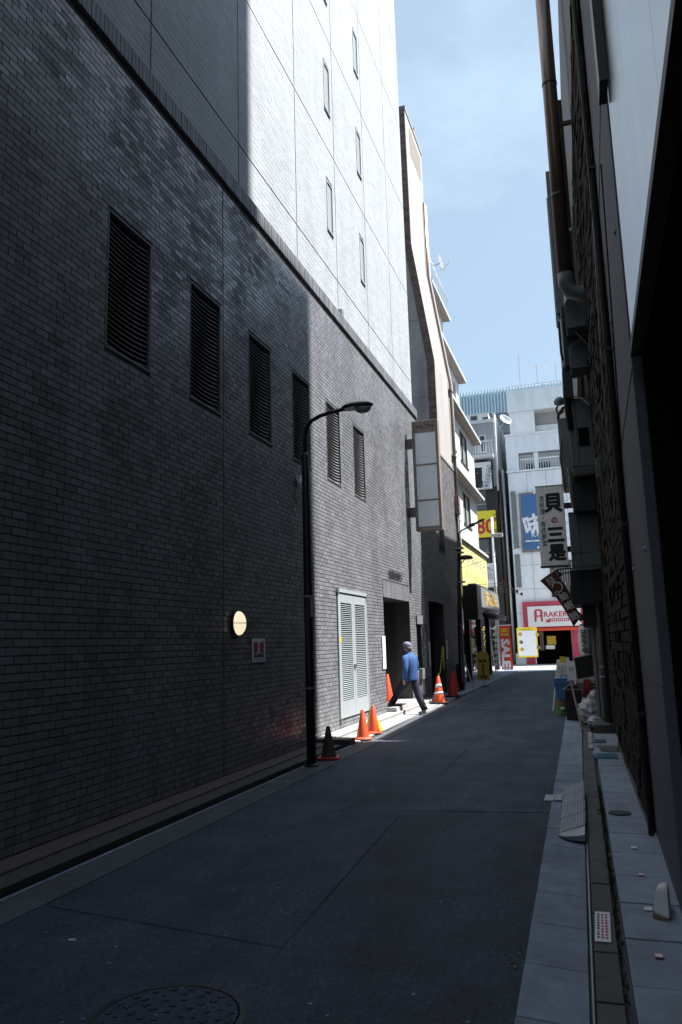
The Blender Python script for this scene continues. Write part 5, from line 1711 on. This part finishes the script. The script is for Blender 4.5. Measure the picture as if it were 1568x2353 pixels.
# blue lidded bin on a tin
bbn = thing('blue_bin', 'blue lidded plastic bin stacked on a green tin', 'bin', (-.74, 18.2, .32))
bc = at_y(1297, 1580, 18.2)
MB().hexa([(bc.x - .17, 18.05, .33), (bc.x + .17, 18.05, .33), (bc.x + .17, 18.4, .33), (bc.x - .17, 18.4, .33),
           (bc.x - .20, 18.02, .66), (bc.x + .20, 18.02, .66), (bc.x + .20, 18.43, .66), (bc.x - .20, 18.43, .66)]).build('tub', 'bluebin', bbn, bevel=.02)
for k in range(3):
    MB().box(bc.x - .215 + .008 * k, bc.x + .215 - .008 * k, 18.0, 18.45, .662 + .045 * k, .700 + .045 * k).build('lid_rib', 'bluebin', bbn, bevel=.008)
MB().tube([(bc.x - .08, 18.2, .80), (bc.x - .02, 18.2, .845), (bc.x + .05, 18.2, .845), (bc.x + .1, 18.2, .80)], .018, 6).build('lid_handle', 'bluebin', bbn)
tn = thing('green_tin', 'rusty green printed tin under the blue bin', 'tin', (-.8, 18.0, 0))
tc_ = at_y(1287, 1625, 18.0)
MB().lathe([(.125, .005), (.13, .02), (.125, .03), (.125, .20), (.128, .205)], (tc_.x + .03, 18.05, 0), 20).build('lower_band', 'greencan', tn, smooth=False)
MB().lathe([(.125, .206), (.125, .31), (.132, .315), (.132, .328)], (tc_.x + .03, 18.05, 0), 20).build('upper_band', 'rust', tn)
MB().box(tc_.x + .02, tc_.x + .1, 17.918, 17.93, .13, .18).build('label', 'paper', tn)
# black bin
bk = thing('black_bin', 'black bucket bin with its rim lid in front of the blue bin', 'bin', (-.55, 17.0, 0))
kc = at_y(1316, 1600, 17.0)
MB().hexa([(kc.x - .14, 16.88, .0), (kc.x + .16, 16.88, .0), (kc.x + .16, 17.2, .0), (kc.x - .14, 17.2, .0),
           (kc.x - .15, 16.85, .60), (kc.x + .18, 16.85, .60), (kc.x + .18, 17.23, .60), (kc.x - .15, 17.23, .60)]).build('tub', 'black', bk, bevel=.02)
MB().box(kc.x - .17, kc.x + .20, 16.83, 17.25, .60, .63).build('rim', 'greybox', bk, bevel=.01)
MB().prism([(kc.x - .15, 16.84, .631), (kc.x + .18, 16.84, .631), (kc.x + .08, 16.84, .70), (kc.x - .05, 16.84, .70)], (0, .38, 0)).build('lid', 'black', bk)
# crates
cr1 = thing('wooden_crate', 'low wooden crate between the bins and the post', 'crate', (-.35, 17.6, 0))
for k in range(4):
    MB().box(-.46, -.05, 17.5, 17.52, .42 + .075 * k, .485 + .075 * k).build('slat', 'wood', cr1)
MB().box(-.46, -.42, 17.52, 17.8, .02, .72).build('side', 'wood', cr1)
MB().box(-.09, -.05, 17.52, 17.8, .02, .72).build('side', 'wood', cr1)
cr2 = thing('red_crate', 'dark red plastic crate standing behind the wooden props', 'crate', (-.2, 17.2, 0))
MB().box(-.30, -.16, 17.0, 17.3, .02, .80).build('body', 'rednight', cr2, bevel=.01)
for z in (.2, .4, .6):
    MB().box(-.305, -.155, 16.99, 17.0, z, z + .03).build('rib', 'rednight', cr2)
MB().tube([(-.15, 17.05, .76), (-.05, 17.02, .78), (.02, 17.1, .72)], .012, 5).build('cord', 'rust', cr2)
# tilted black board on two timber props
bd = thing('black_box', 'tilted black delivery box above the bins', 'box', (-.25, 17.5, .8))
q = rect_y(1320, 1508, 1368, 1560, 17.2)
MB().hexa([(q[0] + .03, 17.2, q[2]), (q[1] + .05, 17.2, q[2] + .06), (q[1] + .05, 17.5, q[2] + .06), (q[0] + .03, 17.5, q[2]),
           (q[0] - .01, 17.18, q[3] - .05), (q[1] + .06, 17.18, q[3] + .03), (q[1] + .06, 17.5, q[3] + .03), (q[0] - .01, 17.5, q[3] - .05)]).build('case', 'black', bd, bevel=.015)
MB().hexa([(q[0] - .02, 17.16, q[3] - .05), (q[1] + .06, 17.16, q[3] + .03), (q[1] + .06, 17.5, q[3] + .03), (q[0] - .02, 17.5, q[3] - .05),
           (q[0] - .01, 17.16, q[3] - .03), (q[1] + .06, 17.16, q[3] + .05), (q[1] + .06, 17.5, q[3] + .05), (q[0] - .01, 17.5, q[3] - .03)]).build('lid', 'greybox', bd)
MB().box(-.06, -.02, 17.4, 17.45, .04, q[2] + .1).build('support', 'black', bd)
yd = thing('yellow_card', 'small yellow card standing on top of the menu board', 'card', (p1.x + .28, 19.35, p1.z))
yc_ = at_y(1292, 1511, 19.3)
MB().box(yc_.x - .05, yc_.x + .07, 19.28, 19.3, p2.z - .01, p2.z + .14).build('card', 'yellowsign', yd)
MB().box(yc_.x + .08, yc_.x + .16, 19.28, 19.3, p2.z - .01, p2.z + .12).build('card', 'paper', yd)
tp = thing('timber_props', 'pair of weathered timber props leaning over the gutter', 'props', (-.3, 15.8, 0))
b1, b2_ = at_z(1339, 1680, .0), at_z(1352, 1655, .03)
t1, t2 = at_y(1311, 1562, 16.6), at_y(1316, 1560, 17.2)
for (f_, t_) in ((b1, t1), (b2_, t2)):
    d_ = (Vector(t_) - Vector(f_)).normalized()
    s_ = d_.cross(YP).normalized()
    MB().obox((Vector(f_) + Vector(t_)) / 2, s_ * .017, d_.cross(s_) * .012, d_ * ((Vector(t_) - Vector(f_)).length / 2)).build('prop', 'wood', tp)
MB().hexa([tuple(Vector(t1) + Vector(v)) for v in ((-.07, -.02, -.03), (.07, -.02, -.01), (.07, .02, -.01), (-.07, .02, -.03), (-.01, -.02, .16), (.09, -.02, .17), (.09, .02, .17), (-.01, .02, .16))]).build('plastic_hood', 'acryl', tp)
# rubbish bags: crumpled
def bag(label, c, r, sq):
    bm = bmesh.new()
    bmesh.ops.create_icosphere(bm, subdivisions=4, radius=r)
    for v in bm.verts:
        n = v.co.normalized()
        k = 1 + .10 * math.sin(9 * n.x + 4 * n.y + c[0] * 9) + .08 * math.sin(13 * n.z - 7 * n.y) + .05 * math.sin(23 * n.x * n.z + 5) + random.gauss(0, .012)
        v.co = Vector((n.x * r * k, n.y * r * k, max(-r * sq * .9, n.z * r * k * sq)))
        if n.z > .8:
            v.co.x *= .5
            v.co.y *= .5
            v.co.z += r * .25 * (n.z - .8) / .2
        v.co += Vector(c)
    me = bpy.data.meshes.new('bag')
    bm.to_mesh(me)
    bm.free()
    o = place(me, 'rubbish_bag', 'bag', None, True)
    return tag(o, label, 'bag', 'rubbish bags by the post')
bag('large crumpled white rubbish bag beside the steel post', (-.19, 15.95, .26), .22, 1.1)
bag('smaller white plastic bag lying low by the post foot', (-.12, 15.4, .12), .13, .8)
bag('upper white plastic bag behind the steel post', (-.10, 16.3, .52), .10, 1.0)
# drain covers and small plates
gt = thing('blue_grate', 'blue painted drain grate in the right footway', 'grate', (.02, 11.5, .05))
MB().box(-.13, .18, 11.30, 11.75, .03, .056).build('frame', 'bluegrate', gt)
for k in range(9):
    MB().box(-.11, .16, 11.325 + k * .046, 11.352 + k * .046, .056, .064).build('bar', 'bluegrate', gt)
fp = thing('footway_patch', 'broken concrete patch with small grate beyond the blue grate', 'patch', (.05, 12.8, .03))
MB().box(-.16, .26, 11.8, 14.35, -.02, .03).build('bed', 'slab2', fp)
MB().box(-.14, .04, 13.1, 13.5, .031, .04).build('grate', 'iron', fp)
MB().hexa([(-.05, 12.1, .03), (.2, 12.0, .03), (.24, 12.5, .03), (-.1, 12.6, .03), (-.02, 12.15, .07), (.18, 12.1, .05), (.2, 12.4, .08), (-.05, 12.5, .05)]).build('broken_piece', 'darkslab', fp, bevel=.02)
MB().box(-.12, .24, 12.65, 12.9, .031, .05).build('raised_strip', 'slab', fp, bevel=.01)
MB().box(-.24, -.17, 13.6, 14.3, .0, .06).build('kerb_stone', 'apron', fp, bevel=.01)
MB().box(-.23, -.16, 12.9, 13.5, .0, .06).build('kerb_stone', 'apron', fp, bevel=.01)
MB().box(-.22, -.15, 12.3, 12.8, .0, .06).build('kerb_stone', 'apron', fp, bevel=.01)
# ribbed kerb ramp plate
rp2 = thing('kerb_ramp', 'ribbed grey metal kerb ramp plate lying on the gutter slabs', 'kerb ramp', (-.35, 8, .01))
nx, ny = 2, 5
for i in range(4):
    ya, yb_ = 7.15 + .53 * i, 7.15 + .53 * (i + 1) - .012
    xi, xo = KX(ya) + .325, KX(ya) + .10
    za, zb2 = .024, .105
    MB().hexa([(xo, ya, .012), (xi, ya, .012), (xi, yb_, .012), (xo, yb_, .012), (xo, ya, za), (xi, ya, zb2), (xi, yb_, zb2), (xo, yb_, za)]).build('plate', 'galv', rp2, bevel=.008)
    rb_ = MB()
    for a in range(20):
        for b in range(9):
            u_, v_ = (a + .5) / 20, (b + .5) / 9
            xx, yy, zz = xo + (xi - xo) * v_, ya + (yb_ - ya) * u_, za + (zb2 - za) * v_
            rb_.box(xx - .009, xx + .009, yy - .007, yy + .007, zz - .01, zz + .003)
    rb_.build('tread', 'galv', rp2, kind='stuff')
# rounded near end
xi, xo = KX(7.1) + .325, KX(7.1) + .10
pts_b, pts_t = [], []
for k in range(7):
    a = math.pi / 2 * k / 6
    px_, py_ = xi - (xi - xo) * math.sin(a), 7.14 - .20 * math.cos(a)
    u_ = (px_ - xo) / (xi - xo)
    pts_b.append((px_, py_, .012))
    pts_t.append((px_, py_, .022 + .06 * u_ * .8))
MB().ring([pts_b + [(xi, 7.14, .012)], pts_t + [(xi, 7.14, .095)]]).build('rounded_end', 'galv', rp2, bevel=.005)
dr = thing('drain_plate', 'small square metal drain plate at the asphalt edge', 'plate', (-.55, 8.7, .01))
MB().box(-.63, -.53, 8.55, 8.85, .004, .022).build('plate', 'galv', dr, bevel=.003)
MB().box(-.525, -.45, 8.55, 8.85, .012, .03).build('plate', 'galv', dr, bevel=.003)
mh2 = thing('footway_cover', 'small round iron cover in the right footway slab', 'cover', (.09, 7.9, .05))
MB().lathe([(.10, .046), (.10, .058), (.085, .060)], (.09, 7.9, 0), 22).build('rim', 'iron', mh2)
MB().lathe([(.084, .05), (.084, .0575)], (.09, 7.9, 0), 22).build('lid', 'iron', mh2)
np_ = thing('printed_plate', 'white printed plate with purple lettering in the right gutter', 'plate', (-.1, 4.9, .02))
xq = KX(4.95) + .315 + .085
MB().box(xq - .042, xq + .042, 4.72, 5.20, .026, .030).build('plate', 'signwhite', np_)
for k in range(3):
    for j in range(9):
        MB().box(xq - .030 + k * .022, xq - .016 + k * .022, 4.76 + j * .046, 4.79 + j * .046 + random.uniform(-.008, .008), .0302, .0308).build('print_mark', 'redsign' if k else 'blueink', np_)
for k, (px, py, lab) in enumerate(((1458, 1948, 'farthest small pale sticker on the footway slab'), (1474, 2010, 'pink sticker second from the far end of the footway'), (1490, 2089, 'pale sticker beside the white bar end'), (1515, 2197, 'nearest pink sticker on the footway slab'))):
    p = at_z(px, py, .052)
    st = MB().box(p.x - .022, p.x + .022, p.y - .03, p.y + .03, .0525, .0545).build('sticker', 'redsign' if k % 2 else 'signwhite')
    tag(st, lab, 'sticker', 'stickers on the footway slabs')
    if k % 2:
        MB().box(p.x - .018, p.x + .018, p.y - .022, p.y + .022, .0547, .0552).build('print', 'signwhite', st)
we = thing('white_bar_end', 'tapered white plastic bar end leaning at the right wall foot', 'bar', (.27, 5.2, .05))
MB().hexa([(.19, 5.1, .07), (.28, 5.05, .05), (.31, 5.35, .05), (.21, 5.3, .07), (.225, 5.15, .20), (.285, 5.13, .215), (.30, 5.25, .215), (.24, 5.25, .20)]).build('body', 'whiteplastic', we, bevel=.02)
MB().hexa([(.19, 5.09, .05), (.28, 5.04, .035), (.31, 5.36, .035), (.21, 5.31, .05), (.19, 5.09, .07), (.28, 5.04, .05), (.31, 5.36, .05), (.21, 5.31, .07)]).build('sole', 'rust', we)
# manhole near the camera
mh = thing('manhole_cover', 'round cast iron manhole cover in the near asphalt', 'manhole cover', (-2.0, 3.42, 0))
mcx, mcy = -1.98, 3.40
MB().lathe([(.36, .001), (.36, .008), (.33, .010), (.325, .004)], (mcx, mcy, 0), 36).build('frame', 'iron', mh)
MB().lathe([(.32, .002), (.32, .007)], (mcx, mcy, 0), 36).build('lid', 'asphalt3', mh)
stu = MB()
for r_ in (.06, .12, .18, .24, .29):
    n = int(r_ * 70)
    for k in range(n):
        a = 2 * math.pi * k / n + r_ * 9
        stu.obox((mcx + r_ * math.cos(a), mcy + r_ * math.sin(a), .009), (.012 * math.cos(a), .012 * math.sin(a), 0), (-.016 * math.sin(a), .016 * math.cos(a), 0), (0, 0, .003))
stu.build('studs', 'asphalt3', mh, kind='stuff')
# litter on the asphalt
lit = MB()
for k in range(150):
    yy = 3.2 + 14 * random.random() ** 1.4
    xx = random.uniform(-3.5, KX(yy) - .05)
    s = random.uniform(.004, .011)
    a = random.uniform(0, 6)
    lit.obox((xx, yy, .0075), (s * math.cos(a), s * math.sin(a), 0), (-s * .7 * math.sin(a), s * .7 * math.cos(a), 0), (0, 0, .001))
o = lit.build('gum_specks', 'slab')
o['kind'] = 'stuff'
tag(o, 'pale specks of gum and grit scattered over the asphalt', 'grit')
pz = at_z(165, 2161, .01)
bt = MB().tube([pz + Vector((-.02, 0, 0)), pz + Vector((.02, .01, 0))], .007, 6).build('cigarette_end', 'paper')
tag(bt, 'white cigarette end lying on the near left asphalt', 'litter')

# ================================================================== THE WALKING MAN
def skin_mesh(name, joints, edges, m, parent, root_i=0, sub=2):
    me = bpy.data.meshes.new(name)
    me.from_pydata([j[0] for j in joints], edges, [])
    me.skin_vertices.new(name='skin') if hasattr(me, 'skin_vertices') and len(me.skin_vertices) == 0 and hasattr(me.skin_vertices, 'new') else None
    o = bpy.data.objects.new(name, me)
    COL.objects.link(o)
    md = o.modifiers.new('skin', 'SKIN')
    md.use_smooth_shade = True
    if len(me.skin_vertices) == 0:
        bm = bmesh.new()
        bm.from_mesh(me)
        bm.verts.layers.skin.verify()
        bm.to_mesh(me)
        bm.free()
    for i, j in enumerate(joints):
        sv = me.skin_vertices[0].data[i]
        r = j[1]
        sv.radius = r if isinstance(r, tuple) else (r, r)
        sv.use_root = (i == root_i)
    sb_ = o.modifiers.new('sub', 'SUBSURF')
    sb_.levels = sub
    sb_.render_levels = sub
    me.materials.append(M[m])
    if parent is not None:
        o.parent = parent
    return o


ML = Vector((-4.17, 18.05, 0.02))
man = thing('person', 'man in blue work jacket, navy trousers and grey cap striding towards the doorway', 'person', tuple(ML), 0)
fwd = Vector((-.91, .42, 0)).normalized()
man.scale = (1.0, .95, .945)
man.rotation_euler = (0, 0, math.atan2(fwd.y, fwd.x) - math.pi / 2)     # local +y is where he walks, +x his right
# pose (local): rear right leg planted, left leg reaching forward with its toe up
HIPR, HIPL = (.095, -.02, .87), (-.095, .03, .87)
KNR, ANR = (.10, -.13, .46), (.10, -.33, .085)
KNL, ANL = (-.10, .31, .53), (-.09, .58, .21)
body = [((0, 0, .93), (.13, .105)), ((0, .01, 1.12), (.125, .095)), ((0, .015, 1.30), (.12, .08)), ((0, .02, 1.42), (.05, .05)), ((0, .045, 1.50), (.05, .052)),
        ((0, .06, 1.575), (.072, .088)), ((0, .075, 1.65), (.072, .085)),
        (HIPR, .085), (KNR, .055), (ANR, .04), ((.10, -.20, .045), (.04, .03)),
        (HIPL, .085), (KNL, .055), (ANL, .04), ((-.09, .71, .26), (.04, .03)),
        ((.16, .01, 1.35), .045), ((.235, .04, 1.13), .042), ((.245, .13, .90), .032), ((.243, .15, .83), (.035, .02)),
        ((-.16, .01, 1.35), .045), ((-.235, -.06, 1.12), .042), ((-.245, -.02, .88), .032), ((-.243, .0, .81), (.035, .02))]
bed = [(0, 1), (1, 2), (2, 3), (3, 4), (4, 5), (5, 6), (0, 7), (7, 8), (8, 9), (9, 10), (0, 11), (11, 12), (12, 13), (13, 14), (2, 15), (15, 16), (16, 17), (17, 18), (2, 19), (19, 20), (20, 21), (21, 22)]
# fingers and thumbs, unequal and slightly curled
for (hx, hy, hz, hi, sgn) in ((.243, .15, .83, 18, 1), (-.243, .0, .81, 22, -1)):
    for f, (dy, ln_) in enumerate(((.028, .062), (.010, .072), (-.008, .066), (-.025, .052))):
        i0 = len(body)
        body.append(((hx - sgn * .004, hy + dy, hz - .035), .009))
        body.append(((hx - sgn * .012, hy + dy * 1.1 + .004, hz - .035 - ln_ * .55), .0085))
        body.append(((hx - sgn * .028, hy + dy * 1.1 + .008, hz - .035 - ln_), .007))
        bed += [(hi, i0), (i0, i0 + 1), (i0 + 1, i0 + 2)]
    i0 = len(body)
    body.append(((hx - sgn * .008, hy + .040, hz - .005), .010))
    body.append(((hx - sgn * .016, hy + .058, hz - .040), .009))
    bed += [(hi, i0), (i0, i0 + 1)]
skin_mesh('body', body, bed, 'skin', man, sub=1)
def ell(c, rx, ry, n=18, tiltv=None):
    c = Vector(c)
    return [c + Vector((rx * math.cos(2 * math.pi * k / n), ry * math.sin(2 * math.pi * k / n), 0)) for k in range(n)]
def wrinkle(mb, amp, fx, fz):
    mb.v = [(x + amp * math.sin(fz * z + 9 * y), y + amp * math.sin(fx * x + fz * 1.3 * z + 1), z + amp * .5 * math.sin(31 * x + 17 * y)) for x, y, z in mb.v]
    return mb
jm = MB()
jm.ring([ell((0, -.005, .80), .198, .142), ell((0, -.005, .83), .205, .148), ell((0, -.012, .93), .196, .142), ell((0, -.016, 1.05), .192, .138), ell((0, -.018, 1.17), .198, .140),
         ell((0, -.016, 1.28), .205, .136), ell((0, -.010, 1.36), .200, .122), ell((0, .0, 1.41), .165, .105), ell((0, .012, 1.445), .10, .085), ell((0, .024, 1.475), .075, .075), ell((0, .03, 1.50), .072, .074)])
for s_, elb, wr, cuff in ((1, (.268, .02, 1.12), (.268, .10, .93), (.265, .125, .87)), (-1, (-.265, -.07, 1.11), (-.268, -.04, .92), (-.264, -.02, .86))):
    sh = Vector((s_ * .168, -.005, 1.365))
    e_, w2, c2 = Vector(elb), Vector(wr), Vector(cuff)
    jm.tube([sh + Vector((-s_ * .05, 0, .01)), sh, sh.lerp(e_, .25), sh.lerp(e_, .6), e_, e_.lerp(w2, .5), w2, c2], [.06, .082, .082, .074, .068, .064, .058, .056], 14)
wrinkle(jm, .006, 23, 37)
o = jm.build('jacket', 'jacket', smooth=True)
o.parent = man
tm = MB()
tm.ring([ell((0, -.005, .74), .15, .11), ell((0, 0, .80), .178, .128), ell((0, 0, .90), .172, .124), ell((0, 0, .96), .165, .118)])
for hip_, kn_, an_ in ((HIPR, KNR, ANR), (HIPL, KNL, ANL)):
    h_, k_, a2_ = Vector(hip_), Vector(kn_), Vector(an_)
    a2_ = a2_ + (k_ - a2_) * .06
    tm.tube([h_ + Vector((0, 0, .03)), h_, h_.lerp(k_, .35), h_.lerp(k_, .75), k_, k_.lerp(a2_, .35), k_.lerp(a2_, .75), a2_], [.10, .108, .106, .094, .086, .084, .078, .080], 14)
wrinkle(tm, .007, 19, 31)
o = tm.build('trousers', 'trouser', smooth=True)
o.parent = man
def shoe(heel, toe):
    h, t = Vector(heel), Vector(toe)
    o = skin_mesh('shoe', [(tuple(h), (.045, .042)), (tuple(h.lerp(t, .4)), (.047, .042)), (tuple(h.lerp(t, .8)), (.05, .035)), (tuple(t), (.035, .022))], [(0, 1), (1, 2), (2, 3)], 'shoe', man, sub=1)
    return o
shoe((.10, -.36, .045), (.10, -.12, .03))
shoe((-.09, .57, .13), (-.09, .79, .22))
# cap, hair, ears, nose
hc = Vector((0, .066, 1.635))
cpm = MB().ring([[hc + Vector((.097 * math.cos(2 * math.pi * k / 20) * r, .113 * math.sin(2 * math.pi * k / 20) * r, z)) for k in range(20)] for r, z in ((1, -.0), (1.0, .03), (.92, .07), (.7, .10), (.35, .115), (.05, .12))])
o = cpm.build('cap', 'cap', smooth=True)
o.parent = man
pk = MB()
top, bot = [], []
for k in range(9):
    a = math.pi * (k / 8)
    top.append(hc + Vector((.085 * math.cos(a), .095 + .09 * math.sin(a), .008 - .02 * math.sin(a))))
    bot.append(hc + Vector((.085 * math.cos(a), .095 + .09 * math.sin(a), -.002 - .02 * math.sin(a))))
o = MB().ring([top, bot]).build('cap_peak', 'trouser')
o.parent = man
o = MB().ring([[Vector((0, .05, 0)) + Vector((.084 * math.cos(2 * math.pi * k / 18), .092 * math.sin(2 * math.pi * k / 18) - .012, z)) for k in range(18)] for z in (1.555, 1.58, 1.60, 1.63)]).build('hair', 'hair', smooth=True)
o.parent = man
for s in (-1, 1):
    o = MB().ring([[Vector((s * (.083 + .006 * (j % 2)), .06 + r * .018 * math.cos(2 * math.pi * k / 8), 1.59 + r * .03 * math.sin(2 * math.pi * k / 8))) + Vector((s * .007 * j, 0, 0)) for k in range(8)] for j, r in enumerate((.7, 1, .6))]).build('ear', 'skin', smooth=True)
    o.parent = man
    o = MB().lathe([(.002, 0), (.008, .004), (.008, .01), (.002, .014)], (s * .03, .152, 1.592), 8).build('eye', 'ink')
    o.parent = man
o = MB().hexa([(-.012, .145, 1.56), (.012, .145, 1.56), (.012, .15, 1.60), (-.012, .15, 1.60), (-.01, .175, 1.562), (.01, .175, 1.562), (.004, .158, 1.60), (-.004, .158, 1.60)]).build('nose', 'skin', bevel=.004)
o.parent = man
o = MB().box(-.022, .022, .146, .153, 1.535, 1.541).build('mouth', 'redplastic')
o.parent = man

# ================================================================== CLOSING DETAILS
# dirt and leaves gathered along the left kerb and the right gutter
dl = MB()
for k in range(420):
    yy = 4.2 + 9 * random.random() ** .9
    xx = -3.965 + abs(random.gauss(0, .05)) if random.random() < .6 else KX(yy) - abs(random.gauss(0, .06))
    sz = random.uniform(.004, .013)
    a = random.uniform(0, 6)
    dl.obox((xx, yy, .0085), (sz * math.cos(a), sz * math.sin(a), random.uniform(-.003, .003)), (-sz * .6 * math.sin(a), sz * .6 * math.cos(a), 0), (0, 0, .001))
o = dl.build('kerb_debris', 'wood')
o['kind'] = 'stuff'
tag(o, 'brown dirt and grit gathered along both kerbs', 'debris')
# cracks in the asphalt
ck = MB()
for (x0, y0, dx, dy, n) in ((-3.0, 6.2, .06, .22, 12), (-2.4, 9.0, -.07, .25, 14), (-1.2, 12.0, .05, .3, 12), (-2.9, 13.5, .05, .35, 10)):
    p = Vector((x0, y0, .0048))
    for k in range(n):
        q = p + Vector((dx + random.gauss(0, .06), dy + random.gauss(0, .05), 0))
        sd2 = (q - p).cross(ZP).normalized() * .004
        ck.add([tuple(p - sd2), tuple(p + sd2), tuple(q + sd2), tuple(q - sd2)], [(0, 1, 2, 3)])
        p = q
o = ck.build('asphalt_cracks', 'asphalt4')
o['kind'] = 'structure'
# fixings on the near pier and fascia
for z in (2.2, 4.4):
    for yy in (5.3, 6.9):
        MB().tube([(.354, yy, z), (.340, yy, z)], .018, 8).build('anchor_bolt', 'steel', r0)
MB().tube([(.31, 7.1, .05), (.31, 7.1, 4.5), (.29, 7.12, 8.5), (.29, 7.12, 12)], .022, 8).build('conduit', 'brown', r0, smooth=True)
for z in (1.0, 2.6, 4.2, 6.0):
    box('conduit_clip', 'brown', r0, .285, .356, 7.07, 7.13, z, z + .03)
sw = thing('wall_switch_box', 'small grey switch box with cable on the dark stone wall', 'switch box', (.25, 10.6, 3.9))
xs2 = RX(10.6) - .045
MB().box(xs2 - .06, xs2, 10.5, 10.62, 3.72, 3.98).build('case', 'greybox', sw, bevel=.006)
MB().tube([(xs2 - .02, 10.56, 3.72), (xs2 - .03, 10.58, 3.3), (xs2 + .0, 10.57, 2.9)], .01, 5).build('cable', 'black', sw)
print('OBJ', len(bpy.data.objects))
